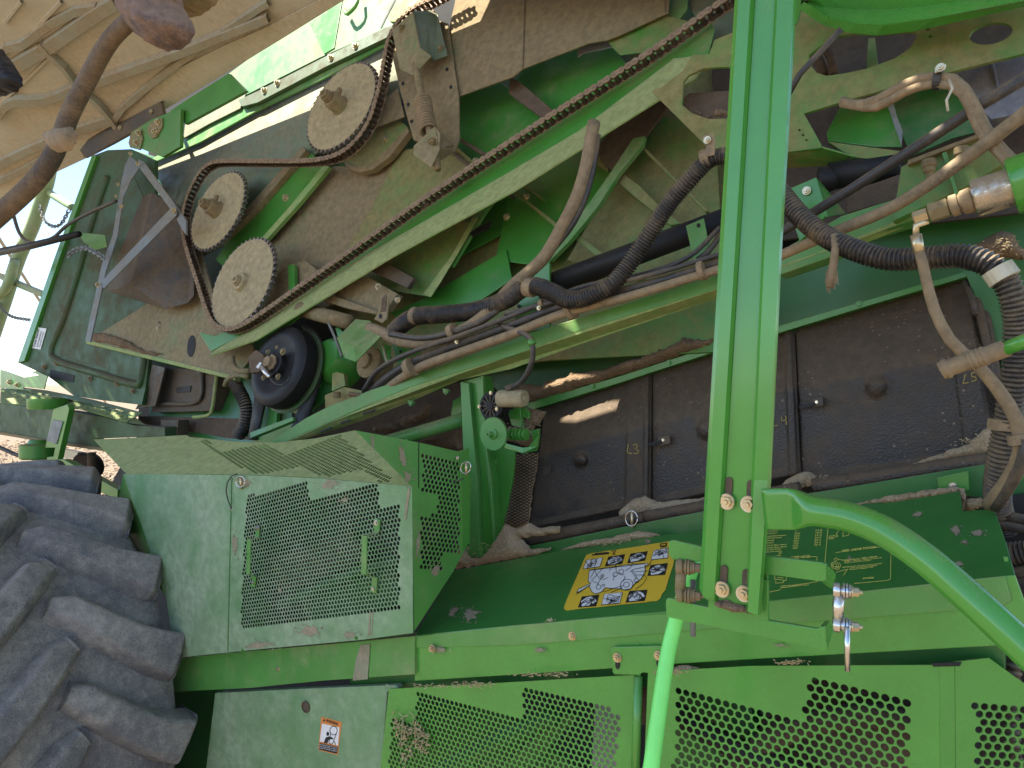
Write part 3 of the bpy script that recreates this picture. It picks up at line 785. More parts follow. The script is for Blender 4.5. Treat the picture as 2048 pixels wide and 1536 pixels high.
# ---------------------------------------------------------------- the perforated box
KA = .60
FA = V(KA)
P0 = (380, 840); ps = 3.2
pa = lambda *p: Z(*P0, p, ps)
bx = perforated('perforated_box_front', [(246, 948), (380, 949), (512, 951), (640, 957), (824, 973), (826, 1266), (720, 1280), (512, 1299), (350, 1316), (330, 1180)],
    [pa((362, 490), (745, 392), (770, 525), (1195, 410), (1215, 560), (1330, 540), (1340, 570), (1338, 1200), (1220, 1218), (390, 1325), (325, 1325), (345, 800))], FA, (pa((390, 1318))[0], pa((1325, 1200))[0]), .0128, .0111, M['green_pale'], P, th=.0016, label='pale dusty green front of the perforated box')
plate('door_seam', [(462.5, 956), (464, 956), (456, 1303), (454.5, 1303)], V(KA + .0012), M['green_deep'], bx, th=.001)
kplate('box_flange', [(246, 948, KA), (232, 1020, KA - .06), (228, 1060, KA - .06), (330, 1190, KA), (252, 955, KA)], M['green_film'], bx)
ridge_plane = plane3((253, 949, KA), (824, 973, KA), (712, 862, .36))
tp = [pa((0, 110), (100, 118), (300, 140), (550, 145), (800, 118), (1060, 65))[i] for i in range(6)]
top = perforated('perforated_box_top', [(187, 879), (300, 874), (373, 870)] + tp + [(824, 973), (640, 956), (512, 950), (380, 948), (253, 948)],
    [pa((50, 138), (100, 125), (205, 205), (470, 150), (500, 165), (600, 225), (700, 190), (955, 92), (1000, 130), (1310, 395), (1220, 400), (1105, 312), (870, 365), (700, 300), (450, 348), (270, 285))], ridge_plane, (pa((470, 155))[0], pa((955, 415))[0]), .0128, .0102, M['green_yellow'], P, th=.0016, label='yellow-green dusted sloping top of the perforated box')
RS = plane3((824, 973, KA), (826, 1266, KA), (925, 905, .43))
sd = perforated('perforated_box_side', [(712, 861), (740, 866), (838, 885), (917, 903), (936, 896), (940, 960), (938, 1085), (907, 1142), (829, 1262), (824, 973)],
    [pa((1490, 215), (1725, 270), (1728, 870), (1615, 850), (1610, 970), (1480, 955), (1478, 610), (1580, 610), (1590, 480), (1490, 465))], RS, (pa((1490, 230))[0], pa((1725, 285))[0]), .0135, .011, M['green_film'], P, th=.0018, label='scuffed green side of the perforated box next to the column')
lines2d('side_seam', [pa((1462, 145), (1462, 435))], 1.5, RS, M['dark'], sd)
plate('side_edge', [(918, 903), (936, 896), (940, 960), (938, 1085), (922, 1105)], RS, M['green'], sd, th=.004).location += RS[1] * .004
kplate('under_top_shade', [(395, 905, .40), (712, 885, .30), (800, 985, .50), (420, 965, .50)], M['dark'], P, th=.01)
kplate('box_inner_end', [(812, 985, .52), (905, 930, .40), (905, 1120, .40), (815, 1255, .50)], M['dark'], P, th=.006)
def smear(name, blobs, pl, mat, parent, seed=0, lift=.0012):
    rn = random.Random(seed); ps_ = []
    for cx, cy, rx, ry, rot, nn in blobs:
        e = ell(cx, cy, rx, ry, rot, 26)
        ps_.append([(cx + (x - cx) * f, cy + (y - cy) * f) for x, y in e for f in [rn.uniform(.55, 1.15)]])
        for i in range(nn):
            a = rn.uniform(0, 6.3); d = rn.uniform(.9, 1.7)
            ps_.append(ell(cx + rx * d * math.cos(a), cy + ry * d * math.sin(a), rn.uniform(.6, 2.2), rn.uniform(.5, 1.6), rn.uniform(0, 90), 6))
    o = shapes2d(name, ps_, pl, mat, parent, lift); o['kind'] = 'stuff'
    return o
smear('dust_smear', [(906, 1224, 13, 7, -50, 14), (941, 1230, 16, 12, -20, 18), (1297, 1084, 5, 4, 0, 8), (1915, 1130, 14, 6, -10, 12), (1912, 1062, 12, 9, 50, 14), (1955, 1066, 14, 7, 0, 14), (1930, 1085, 6, 4, 0, 8), (1700, 1120, 5, 4, 0, 6), (1835, 1030, 10, 5, -10, 8)], SH, M['smear'], sh, 5)
smear('dust_smear', [(1080, 1300, 10, 5, 0, 12), (1100, 1240, 8, 3, 0, 6), (1560, 1290, 12, 3, 0, 8), (880, 1300, 14, 7, 0, 16)], V(KL + .0045), M['smear'], lip, 6)
shapes2d('dust_streak', [[(722, 1290), (741, 1288), (736, 1358), (706, 1361), (712, 1320)]], V(KA - .039), M['smear'], rl, .0012)
shapes2d('dust_streak', [pa((1150, 1225), (1160, 1225), (1150, 1380), (1138, 1385)), pa((1172, 1225), (1176, 1225), (1165, 1375), (1158, 1378)), pa((1400, 430), (1412, 440), (1385, 640), (1375, 645), (1380, 540))], FA, M['smear'], bx, .0012)['kind'] = 'stuff'
smear('dust_smear', pa((1360, 240), (1380, 330), (1390, 380), (1180, 180)) and [(805, 915, 8, 26, -8, 20), (815, 955, 9, 14, 0, 20), (745, 885, 4, 18, -10, 10), (835, 1090, 4, 30, 5, 12), (870, 1140, 8, 16, 20, 20)], RS, M['smear'], sd, 7)
smear('dust_smear', [(660, 968, 22, 10, -10, 20), (690, 1000, 8, 5, 0, 10), (490, 965, 12, 8, 0, 24), (520, 1290, 30, 7, -5, 20), (620, 1262, 20, 10, -4, 26), (700, 1270, 14, 6, 0, 16), (470, 1090, 6, 22, 0, 12), (560, 1180, 3, 4, 0, 3)], FA, M['smear'], bx, 8)
# handles
def grip(pts, w, parent):
    h = [hit(x, y, V(k)) for x, y, k in pts]
    vs = []; fs = []
    Pp, d = h, 0
    for i, p in enumerate(Pp):
        m = pxm(p) * w / 2
        ex = Vector((1, 0, 0))
        for sx in (-1, 1):
            for sy in (0, 1):
                vs.append(p + ex * (m * sx * 1.35) + NV * (.004 * sy))
    for i in range(len(Pp) - 1):
        b = i * 4; c = b + 4
        fs += [(b + 1, b + 3, c + 3, c + 1), (b + 2, b, c, c + 2), (b, b + 1, c + 1, c), (b + 3, b + 2, c + 2, c + 3)]
    fs += [(0, 2, 3, 1), (len(vs) - 4, len(vs) - 3, len(vs) - 1, len(vs) - 2)]
    return make('grab_handle', vs, fs, M['green_film'], parent, bevel=.0012)
hx = lambda *p: [pa(q[:2])[0] + (q[2],) for q in p]
grip(hx((1205, 635, KA + .003), (1200, 710, KA + .003), (1180, 728, KA + .012), (1122, 740, KA + .05), (1118, 985, KA + .05), (1150, 998, KA + .03), (1188, 1003, KA + .004), (1180, 1105, KA + .003)), 11, bx)
grip(hx((436, 680, KA + .003), (436, 745, KA + .003), (420, 755, KA + .01), (384, 762, KA + .05), (376, 985, KA + .05), (402, 990, KA + .02), (416, 1000, KA + .004), (408, 1068, KA + .003)), 9, bx)
for x, y in pa((1193, 657), (433, 690), (407, 1036), (1178, 1080)): bolt(x, y, V(KA + .006), 5.5, M['bright'], bx)
for x, y in pa((340, 1478), (1065, 1395)): bolt(x, y, V(KA), 4, M['green'], bx)
# behind the box grille
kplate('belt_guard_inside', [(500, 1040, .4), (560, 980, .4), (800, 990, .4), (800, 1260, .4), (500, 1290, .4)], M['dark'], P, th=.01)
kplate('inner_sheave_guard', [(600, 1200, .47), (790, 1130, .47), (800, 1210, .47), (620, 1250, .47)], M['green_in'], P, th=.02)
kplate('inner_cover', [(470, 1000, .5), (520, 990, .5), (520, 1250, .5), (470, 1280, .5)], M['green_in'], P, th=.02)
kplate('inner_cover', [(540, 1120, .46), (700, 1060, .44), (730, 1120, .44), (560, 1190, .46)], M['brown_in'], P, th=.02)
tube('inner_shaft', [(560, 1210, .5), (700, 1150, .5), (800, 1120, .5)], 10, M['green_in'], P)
# ---------------------------------------------------------------- column, motor, covers
KC = .03
G0 = (900, 720); gs = 3.659
g = lambda *p: Z(*G0, p, gs)
col = plate('upright_column', g((75, 160), (220, 120), (245, 240), (255, 600), (300, 900), (325, 1340), (290, 1400), (215, 1450), (150, 1445), (140, 1000), (95, 620)), V(KC), M['green'], P, th=.06, label='upright green channel between the box and the black covers')
plate('column_flange', g((75, 160), (135, 170), (160, 450), (200, 900), (220, 1440), (150, 1445), (100, 1370), (140, 1370), (95, 620)), V(KC + .02), M['green_film'], col, th=.02)
plate('column_lip', g((222, 118), (238, 112), (262, 600), (300, 900), (328, 1340), (315, 1345), (285, 950), (245, 600)), V(KC + .012), M['green_film'], col, th=.012)
gp = plate('gusset_plate', g((262, 640), (475, 640), (470, 760), (455, 880), (420, 1060), (385, 1190), (345, 1310), (325, 1350), (300, 1000)), V(KC - .04), M['green'], P, th=.01)
for x, y in g((318, 748), (330, 908), (348, 1144)): bolt(x, y, V(KC - .04), 10, M['green_bright'], gp)
tube('cross_tube', [(690, 908, -.1), (830, 868, -.1), (930, 838, -.1)], 14, M['green_film'], P, straight=True)
plate('cross_brace', g((20, 300), (85, 260), (90, 380), (0, 440)), V(-.12), M['green'], P, th=.02)
# expanded-metal screen: a net of strands
def screen():
    o = g((475, 665), (645, 660), (640, 760), (600, 960), (575, 1190), (470, 1235), (385, 1195), (420, 1060), (455, 880))
    pl = V(-.10)
    L = []
    x0, x1, y0, y1 = 1000, 1085, 895, 1065
    for k in range(-40, 60):
        for sgn in (1, -1):
            seg = []
            for t in range(0, 64):
                x = x0 + t * (x1 - x0) / 63
                y = y0 + k * 6.2 + sgn * (x - x0) * .52
                if inside((x, y), o): seg.append((x, y))
                else:
                    if len(seg) > 1: L.append([seg[0], seg[-1]])
                    seg = []
            if len(seg) > 1: L.append([seg[0], seg[-1]])
    vs = []; fs = []
    for a, b in L:
        v, f = sweep([hit(*a, pl), hit(*b, pl)], lambda i, t: .0013, 4)
        k = len(vs); vs += v; fs += [tuple(i + k for i in q) for q in f]
    s_ = make('mesh_screen', vs, fs, M['black'], P)
    s_['kind'] = 'stuff'
    return s_
scr = screen()
mound('chaff_behind_screen', g((470, 690), (640, 680), (640, 770), (600, 960), (575, 1200), (470, 1250), (380, 1200), (420, 1060), (455, 880)), V(-.13), .02, M['chaff'], seed=9)['kind'] = 'stuff'
tag(bpy.data.objects['chaff_behind_screen'], 'brown crop dust packed behind the black expanded-metal screen')
# wiper-style motor driving the toothed quadrant
mt = lathe('actuator_housing', hit(982, 812, V(.10)), NV, [(.045, -.04), (.045, 0), (.040, .004), (.034, .004), (.034, 0), (.012, .0), (.012, .008), (.003, .008)], 24, M['black'], P)
for i in range(12):
    a = i * math.pi / 6; c = hit(982, 812, V(.10)); e1, e2 = basis(NV)
    d = e1 * math.cos(a) + e2 * math.sin(a); q_ = NV.cross(d) * .0018
    v, f = solid([c + d * .012 + q_, c + d * .036 + q_, c + d * .036 - q_, c + d * .012 - q_], NV, .004)
    make('rib', [x + NV * .005 for x in v], f, M['blackbox'], mt)
for x, y in g((298, 240), (213, 340), (342, 357)): bolt(x, y, V(.11), 4, M['zinc'], mt, 'head')
c0 = hit(1000, 797, V(.10)); c1 = hit(1050, 797, V(.10)); ax = (c1 - c0).normalized()
mo = lathe('actuator_motor', c0, ax, [(.026, 0), (.027, .004), (.027, (c1 - c0).length * .9), (.023, (c1 - c0).length), (.011, (c1 - c0).length), (.010, (c1 - c0).length + .006), (.003, (c1 - c0).length + .007)], 20, M['sprocket'], P)
kplate('wire_plug', [(1008, 772, .12), (1030, 766, .12), (1032, 776, .12), (1012, 781, .12)], M['blackbox'], P, th=.02)
def gear(name, px, py, pl, Rm, th, teeth, depth_, mat, parent, label=None, tm=None, hole=None):
    n = pl[1]; c = hit(px, py, pl); e1, e2 = basis(n)
    pts = []
    for i in range(teeth):
        for f, r in ((0, Rm - depth_), (.28, Rm - depth_), (.42, Rm), (.68, Rm), (.82, Rm - depth_)):
            a = (i + f) * 2 * math.pi / teeth
            pts.append(c + e1 * (r * math.cos(a)) + e2 * (r * math.sin(a)))
    vs, fs = solid(pts, n, th)
    fm = None
    if tm:
        fm = [0, 0] + [1] * len(pts)
    return make(name, vs, fs, mat, parent, label, mats=[mat, tm] if tm else None, fm=fm), c, e1, e2
qg, c, e1, e2 = gear('toothed_quadrant', 986, 868, V(.13), 34 * pxm(hit(986, 868, V(.13))), .008, 72, .0025, M['green_film'], P, 'green fine-toothed gear wheel below the small motor')
lathe('gear_hub', c, NV, [(.017, 0), (.017, .004), (.009, .008), (.008, .026), (.004, .026), (.004, .018)], 18, M['green_film'], qg)
kplate('motor_bracket', g((380, 600), (530, 640), (640, 610), (655, 505), (625, 510), (595, 515), (620, 620), (530, 680), (380, 640)) and [g((375, 600))[0] + (.12,), g((530, 640))[0] + (.16,), g((635, 632))[0] + (.16,), g((655, 505))[0] + (.06,), g((655, 560))[0] + (.10,), g((635, 660))[0] + (.16,), g((530, 682))[0] + (.17,), g((375, 640))[0] + (.12,)], M['green'], P)
plate('motor_bracket', g((590, 515), (652, 503), (640, 640), (612, 640)), V(.02), M['green'], P, th=.01)
plate('motor_mount', g((420, 370), (510, 345), (530, 500), (450, 480)), V(.02), M['green'], P, th=.015)
plate('motor_mount', g((510, 380), (545, 345), (580, 385), (575, 435), (515, 410)), V(.01), M['green'], P, th=.012)
wc0 = hit(*g((440, 545))[0], V(.07)); wc1 = hit(*g((550, 545))[0], V(.07))
for i in range(5):
    lathe('worm_disc', wc0.lerp(wc1, i / 4 + .02), (wc1 - wc0).normalized(), [(.011, -.001), (.019 - abs(i - 3) * .001, 0), (.019, .004), (.011, .006)], 18, M['green_bright'], mo if False else P)
tube('worm_shaft', [g((400, 545))[0] + (.07,), g((560, 545))[0] + (.07,)], 7, M['green'], P, straight=True)
mound('chaff_by_motor', g((515, 345), (600, 355), (700, 380), (650, 470), (600, 510), (610, 630), (560, 640), (400, 580), (430, 480), (530, 500)), V(-.02), .02, M['dirt'], seed=3)['kind'] = 'stuff'
tag(bpy.data.objects['chaff_by_motor'], 'brown crop dust heaped between the small motor and the black cover')
# loop of cable feeding the motor
cb = tube('motor_cable', [(1000, 650, .15), (1024, 659, .17), (1057, 672, .18), (1066, 699, .18), (1062, 729, .17), (1047, 759, .15), (1026, 775, .13)], 5.5, M['rubber'], P)
tube('cable_band', [(1061, 680, .181), (1066, 690, .181)], 8, M['green'], cb, straight=True)

# green recess behind the covers, its ledge and the crop dust on it
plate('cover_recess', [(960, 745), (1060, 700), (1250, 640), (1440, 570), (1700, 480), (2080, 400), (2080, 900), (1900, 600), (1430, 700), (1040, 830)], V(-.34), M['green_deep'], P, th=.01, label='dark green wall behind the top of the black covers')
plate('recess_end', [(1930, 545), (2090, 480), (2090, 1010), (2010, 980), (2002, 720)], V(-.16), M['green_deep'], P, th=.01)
ld = plate('cover_ledge', [(1052, 806), (1240, 752), (1430, 690), (1549, 654), (1740, 598), (1936, 541), (1940, 552), (1745, 609), (1552, 668), (1432, 703), (1242, 765), (1060, 821)], V(-.22), M['green'], P, th=.05)
for x, y in ((1186, 772), (1338, 726), (1718, 608)): bolt(x, y, V(-.22), 7, M['green'], ld, 'head')
mound('dust_on_ledge', [(1024, 780), (1050, 768), (1090, 772), (1098, 760), (1130, 755), (1145, 746), (1200, 740), (1220, 734), (1250, 722), (1280, 716), (1310, 702), (1345, 690), (1372, 674), (1390, 677), (1432, 678), (1430, 691), (1240, 752), (1060, 806), (1040, 812)], V(-.225), .05, M['dirt'], seed=2)['kind'] = 'stuff'
tag(bpy.data.objects['dust_on_ledge'], 'long brown drift of crop dust on the green ledge above the black covers')

def cover(TL, TR, BR, BL, dome, k0, label, ribs, rx):
    dl = dome
    W_ = TR[0] - TL[0]
    def kf(u, v):
        k = k0 - .012 * 0
        if v < .42: k -= ((.42 - v) / .42) ** 1.4 * .16
        x = (TL[0] * (1 - u) + TR[0] * u) * (1 - v) + (BL[0] * (1 - u) + BR[0] * u) * v
        y = (TL[1] * (1 - u) + TR[1] * u) * (1 - v) + (BL[1] * (1 - u) + BR[1] * u) * v
        for dx, dy, r in dl:
            q = math.hypot(x - dx, y - dy) / r
            if q < 1: k += .026 * (1 - q * q) ** .5
            elif q < 1.35: k += .003 * (1.35 - q) / .35
        for a, b, h in ribs:
            if a < u < b: k += h * min(1, (u - a) / .012, (b - u) / .012)
        if v > .955: k += .012 * (v - .955) / .045
        return k
    return patch('black_cover', TL, TR, BR, BL, kf, 110, 64, M['cover'], P, label=label)
kc = -.12
c1 = cover((1090, 815), (1303, 741), (1301, 1004), (1060, 1056), [(1162, 920, 14)], kc, 'black pebbled cover chalked L3', [(.78, .985, .012), (.93, .985, .012)], 0)
c2 = cover((1306, 739), (1588, 655), (1601, 945), (1304, 1008), [(1414, 858, 20)], kc, 'black pebbled cover partly behind the green post chalked L4', [(.80, .985, .010), (.92, .985, .014)], 0)
c3 = cover((1591, 654), (1942, 548), (1992, 915), (1606, 962), [(1752, 772, 22)], kc, 'widest black pebbled cover chalked L5', [(.84, .99, .010)], 0)
pc = V(kc + .016)
lines2d('chalk_mark', [[(1257, 889), (1255, 905), (1264, 907)], [(1267, 890), (1273, 888), (1276, 893), (1271, 897), (1278, 901), (1276, 907), (1268, 907)]], 1.8, V(kc + .014), M['chalk'], c1, .002)
lines2d('chalk_mark', [[(1548, 838), (1545, 852), (1556, 851)], [(1564, 834), (1563, 842), (1573, 840)], [(1572, 832), (1573, 849)]], 1.8, V(kc + .012), M['chalk'], c2, .002)
lines2d('chalk_mark', [[(1931, 749), (1926, 767), (1937, 765)], [(1952, 744), (1943, 746), (1944, 754), (1951, 753), (1953, 760), (1944, 763)]], 1.8, V(kc + .012), M['chalk'], c3, .002)
def latch(x, y, par):
    Kz = kc + .02
    a = plate('cover_latch', [(x - 4, y - 10), (x + 18, y - 14), (x + 20, y + 3), (x - 3, y + 8)], V(Kz), M['blackbox'], par, th=.01)
    kplate('latch_strap', [(x - 30, y + 4, Kz), (x + 2, y - 4, Kz + .006), (x + 2, y + 4, Kz + .006), (x - 28, y + 12, Kz)], M['black'], par, th=.004)
    bolt(x + 6, y - 4, V(Kz + .002), 3.2, M['bright'], par, 'head')
latch(1320, 884, c2); latch(1627, 808, c3)
plate('latch_plate', [(1086, 936), (1101, 932), (1100, 948), (1086, 952)], V(kc + .006), M['blackbox'], c1, th=.006)
tube('cover_hem', [(1048, 1082, .02), (1180, 1056, .02), (1290, 1035, .02)], 12.5, M['cover'], c1, seg=16)
tube('cover_hem', [(1292, 1034, .02), (1420, 1010, .02), (1600, 975, .02)], 12, M['cover'], c2, seg=16)
tube('cover_hem', [(1628, 973, .02), (1800, 948, .02), (1984, 919, .02)], 16, M['cover'], c3, seg=16)
for x0, y0, x1, y1, w in ((1944, 555, 1992, 800, 8), (1962, 580, 2004, 830, 8), (1930, 565, 1950, 630, 6)):
    tube('cover_edge_rib', [(x0, y0, -.2), ((x0 + x1) / 2 + 3, (y0 + y1) / 2, -.12), (x1, y1, -.1)], w, M['cover'], c3)
plate('cover_edge', [(1938, 548), (1976, 550), (2012, 740), (2010, 900), (1985, 918)], V(-.17), M['cover'], c3, th=.01)
bd = plate('cover_sill', [(1045, 1095), (1290, 1045), (1420, 1020), (1630, 985), (1990, 925), (2080, 905), (2080, 1010), (1920, 990), (1400, 1070), (1024, 1130)], V(.04), M['green_deep'], P, th=.02)
sg = plate('sill_bracket', [(1874, 955), (1936, 942), (1938, 980), (1880, 990)], V(.10), M['green'], P, th=.01)
bolt(1906, 973, V(.10), 8, M['bright'], sg)
bolt(2042, 950, V(.06), 9, M['green'], sg)
for nm, ol, k, b, sd_, lb in (
    ('chaff_at_column', g((20, 1500), (40, 1400), (100, 1375), (150, 1450), (215, 1450), (290, 1390), (330, 1330), (400, 1200), (480, 1240), (575, 1195), (640, 1230), (805, 1215), (805, 1260), (560, 1300), (520, 1310), (590, 1390), (740, 1370), (720, 1395), (620, 1430), (300, 1480), (50, 1530)), .06, .03, 4, 'pale chaff heaped at the foot of the green column'),
    ('chaff_on_sill', [(1122, 1100), (1160, 1085), (1200, 1078), (1225, 1075), (1245, 1068), (1275, 1061), (1300, 1066), (1322, 1071), (1240, 1086)], .11, .02, 6, 'low pale chaff drift on the sill above the yellow decal'),
    ('chaff_between_covers', [(1240, 1022), (1265, 1000), (1290, 992), (1305, 1000), (1312, 1005), (1410, 995), (1410, 1010), (1300, 1032), (1240, 1044)], -.06, .02, 7, 'chaff lodged under the joint left of the green post'),
    ('chaff_between_covers', [(1562, 970), (1580, 955), (1600, 945), (1622, 944), (1632, 956), (1620, 972), (1590, 978)], -.04, .02, 8, 'chaff lodged under the joint right of the green post'),
    ('chaff_under_wide_cover', [(1800, 938), (1850, 918), (1900, 900), (1940, 888), (1965, 860), (1990, 850), (2000, 880), (1985, 910), (1940, 912), (1860, 925)], -.05, .02, 10, 'chaff and straw drifted along the lower corner of the widest black cover'),
    ('chaff_on_shelf', [(1700, 1010), (1790, 990), (1870, 978), (1912, 974), (1930, 978), (1932, 1020), (1926, 1022), (1918, 985), (1800, 1004)], .13, .012, 11, 'grey dust along the upper edge of the slanted shelf'),
    ('chaff_on_shelf', [(1930, 1000), (1960, 995), (1982, 1012), (1960, 1020), (1932, 1024)], .16, .015, 12, 'pale straw chaff in the upper right corner of the shelf')):
    o = mound(nm, ol, V(k), b, M['chaff'], seed=sd_); o['kind'] = 'stuff'; o['label'] = lb

# ---------------------------------------------------------------- the long middle beam
KB = .10
bm = plate('main_beam', [(520, 897), (612, 836), (655, 814), (742, 780), (845, 745), (1024, 680), (1061, 665), (1254, 607), (1441, 549), (1470, 540), (1470, 578), (1437, 577), (1157, 662), (1024, 712), (922, 742), (819, 775), (725, 815), (600, 870), (540, 900)], V(KB), M['green_film'], P, th=.08, label='long green frame beam crossing above the black covers')
kplate('beam_underside', [(540, 900, KB), (600, 869, KB), (725, 814, KB), (819, 774, KB), (922, 741, KB), (1024, 711, KB), (1157, 661, KB), (1437, 576, KB), (1470, 567, KB), (1470, 585, KB - .06), (1437, 596, KB - .06), (1157, 690, KB - .06), (1024, 738, KB - .06), (922, 760, KB - .06), (819, 804, KB - .06), (725, 842, KB - .06), (602, 880, KB - .06)], M['olive'], bm, th=.004)
for x, y in ((823, 803), (893, 780)): bolt(x, y, V(.06), 9, M['green_film'], bm, ax=Vector((0, -.3, -1)).normalized())
for q_ in ((680, 845, 700, 838), (725, 826, 750, 818), (640, 862, 662, 853)):
    plate('slot', [(q_[0], q_[1]), (q_[2], q_[3]), (q_[2] + 1, q_[3] + 4), (q_[0] + 1, q_[1] + 4)], V(KB + .002), M['dark'], bm, th=.003)
br = plate('main_beam_front', [(1555, 505), (1683, 432), (1790, 398), (1915, 352), (2080, 300), (2080, 360), (1990, 385), (1869, 428), (1723, 473), (1659, 515), (1556, 551)], V(.06), M['green_film'], P, th=.08, label='right-hand run of the frame beam beyond the green post')
kplate('beam_underside', [(1556, 536, .062), (1659, 500, .062), (1869, 414, .062), (2080, 340, .062), (2080, 362, .02), (1869, 430, .02), (1659, 517, .02), (1556, 553, .02)], M['olive'], br, th=.004)
kplate('rear_beam_stub', [(505, 880, .0), (612, 836, .0), (560, 900, .0), (520, 905, .0)], M['green'], P, th=.05)
# recess behind beam left
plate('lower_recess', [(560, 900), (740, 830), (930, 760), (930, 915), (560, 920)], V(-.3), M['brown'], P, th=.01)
mound('crop_dust_lump', Z(512, 512, [(860, 990), (900, 960), (980, 940), (1060, 860), (1030, 960), (960, 1000), (890, 1030)]), V(-.25), .03, M['dirt'], seed=21)
mound('crop_dust_lump', Z(512, 512, [(700, 1040), (760, 1000), (830, 1000), (850, 1030), (780, 1060), (720, 1060)]), V(-.25), .03, M['dirt'], seed=22)
mound('crop_dust_lump', Z(512, 512, [(980, 1110), (1120, 1060), (1230, 1030), (1240, 1160), (1140, 1150)]), V(-.25), .03, M['dirt'], seed=23)
for i, o in enumerate([x for x in bpy.data.objects if x.name.startswith('crop_dust_lump')]):
    tag(o, ('upper lump of brown crop dust below the main beam', 'small lump of brown crop dust above the perforated box', 'brown crop dust beside the upright column under the beam')[i], kind='stuff')
# ---------------------------------------------------------------- upper body sheets
A2 = (512, 0); A3 = (1024, 0); A4 = (1536, 0); M2 = (512, 512); M3 = (1024, 512); L1 = (0, 0); L2 = (0, 512); R2_ = (1536, 512)
b2 = lambda *p: Z(*A2, p)
b3 = lambda *p: Z(*A3, p)
b4 = lambda *p: Z(*A4, p)
m2 = lambda *p: Z(*M2, p)
m3 = lambda *p: Z(*M3, p)
l1 = lambda *p: Z(*L1, p)
l2 = lambda *p: Z(*L2, p)
rr_ = lambda *p: Z(*R2_, p)
# back sheets, deepest first
plate('elevator_wall', [(560, 330), (830, 200), (1100, 60), (1500, -40), (1500, 700), (1100, 720), (760, 760), (640, 700), (560, 620)], T(-.20), M['green_dusty'], P, th=.01, label='dusty green back wall of the elevator bay')
plate('elevator_panel', b2((1215, 570), (1460, 490), (1536, 540)) + b3((60, 410), (560, 230), (700, 400), (240, 680), (330, 860), (250, 1010)) + [(1000, 470), (905, 520), (905, 300)], T(-.15), M['green'], P, th=.008, label='clean green panel right of the spring tensioner')
s3 = plate('dusty_sheet', [(640, 335), (720, 330), (806, 300), (740, 420), (690, 505), (690, 590), (560, 560), (520, 500)], T(-.10), M['tan'], P, th=.006, label='brown dust-caked sheet under the idler sprockets')
plate('green_sheet', [(800, 300), (905, 285), (1010, 380), (930, 480), (850, 590), (800, 585), (700, 560), (690, 505), (740, 420)], T(-.09), M['green_dusty'], P, th=.006, label='green sheet between the spring rod and the chain guard')
plate('lower_sheet', m2((800, 200), (860, 215), (1045, 245), (1200, 0), (1300, -200), (900, -260), (640, 20), (820, 60), (950, 130)), T(-.05), M['green_dusty'], P, th=.006)
plate('lower_sheet_edge', m2((1000, 232), (1048, 246), (1110, 150), (1200, 0), (1330, -230), (1300, -232), (1170, 0)), T(-.04), M['olive'], P, th=.004)
plate('corner_sheet', m2((805, 340), (1000, 260), (1160, 160), (1500, -40), (1536, 140), (1250, 330), (840, 370)), T(-.12), M['green'], P, th=.006)
# big diagonal brace and ribs of the right half
gr = T(-.14)
plate('side_panel', b3((0, 1070), (360, 860), (520, 780), (850, 550), (930, 640), (800, 820), (640, 1030), (330, 1450), (200, 1600), (-100, 1560)), T(-.13), M['green'], P, th=.006)
plate('side_panel', b3((640, 1020), (770, 870), (890, 700), (1290, 720), (1290, 1500), (900, 1700), (330, 1560)), T(-.16), M['green_dusty'], P, th=.006)
dg = plate('diagonal_brace', b3((850, 545), (935, 640), (790, 830), (640, 1030), (560, 1000), (500, 890), (640, 720)), T(-.08), M['brown'], P, th=.01, label='scuffed diagonal brace at the end of the chain guard')
plate('brace_edge', b3((725, 830), (795, 815), (780, 870), (640, 1040), (520, 1230), (440, 1330), (340, 1450), (230, 1560), (180, 1540), (330, 1400), (560, 1080)), T(-.055), M['green_film'], P, th=.02, label='narrow green rail edge running down from the brace')
def ribs_(name, lst, fam, mat):
    for pts, th in lst: plate(name, pts, fam, mat, P, th=th)
ribs_('stiffening_rib', [(b3((625, 1085), (650, 1030), (760, 1110), (880, 1230), (1010, 1340), (950, 1350), (760, 1200)), .03), (b3((765, 880), (785, 870), (1000, 1090), (1180, 1265), (1160, 1270)), .02), (b3((0, 1150), (10, 1140), (270, 1340), (255, 1360)), .02), (b3((0, 1075), (30, 1065), (185, 1190), (175, 1195)), .02), (b3((370, 1430), (400, 1410), (560, 1530), (540, 1560)), .02), (b3((370, 850), (430, 800), (575, 960), (575, 1030), (470, 960)), .03)], T(-.09), M['green_dusty'])
ribs_('stiffening_rib', [(b3((-10, 470), (30, 478), (245, 660), (190, 715), (-20, 560)), .02), (b2((1215, 820), (1240, 835), (1400, 930), (1380, 945), (1215, 840)), .02), (b2((1170, 920), (1190, 910), (1300, 1000), (1290, 1015)), .02), (b2((1440, 1140), (1470, 1120), (1536, 1165), (1536, 1185)), .02)], T(-.08), M['brown'])
ribs_('sheet_seam_rail', [(b2((1365, 1200), (1440, 1170), (1330, 1350), (1180, 1600), (1130, 1600), (1300, 1330)), .012)], T(-.06), M['green_film'])
kplate('chain_slot', b2((1330, 1360), (1420, 1320), (1400, 1370), (1300, 1420), (1280, 1400)) and [a + (-.05,) for a in b2((1330, 1360), (1420, 1320), (1400, 1370), (1300, 1420), (1280, 1400))], M['dark'], P, fam=T)
for x, y in b2((1320, 968), (1505, 1302)): bolt(x, y, T(-.07), 8, M['zinc'], P)
for x, y in b3((88, 1180),): bolt(x, y, T(-.08), 8, M['zinc'], P)
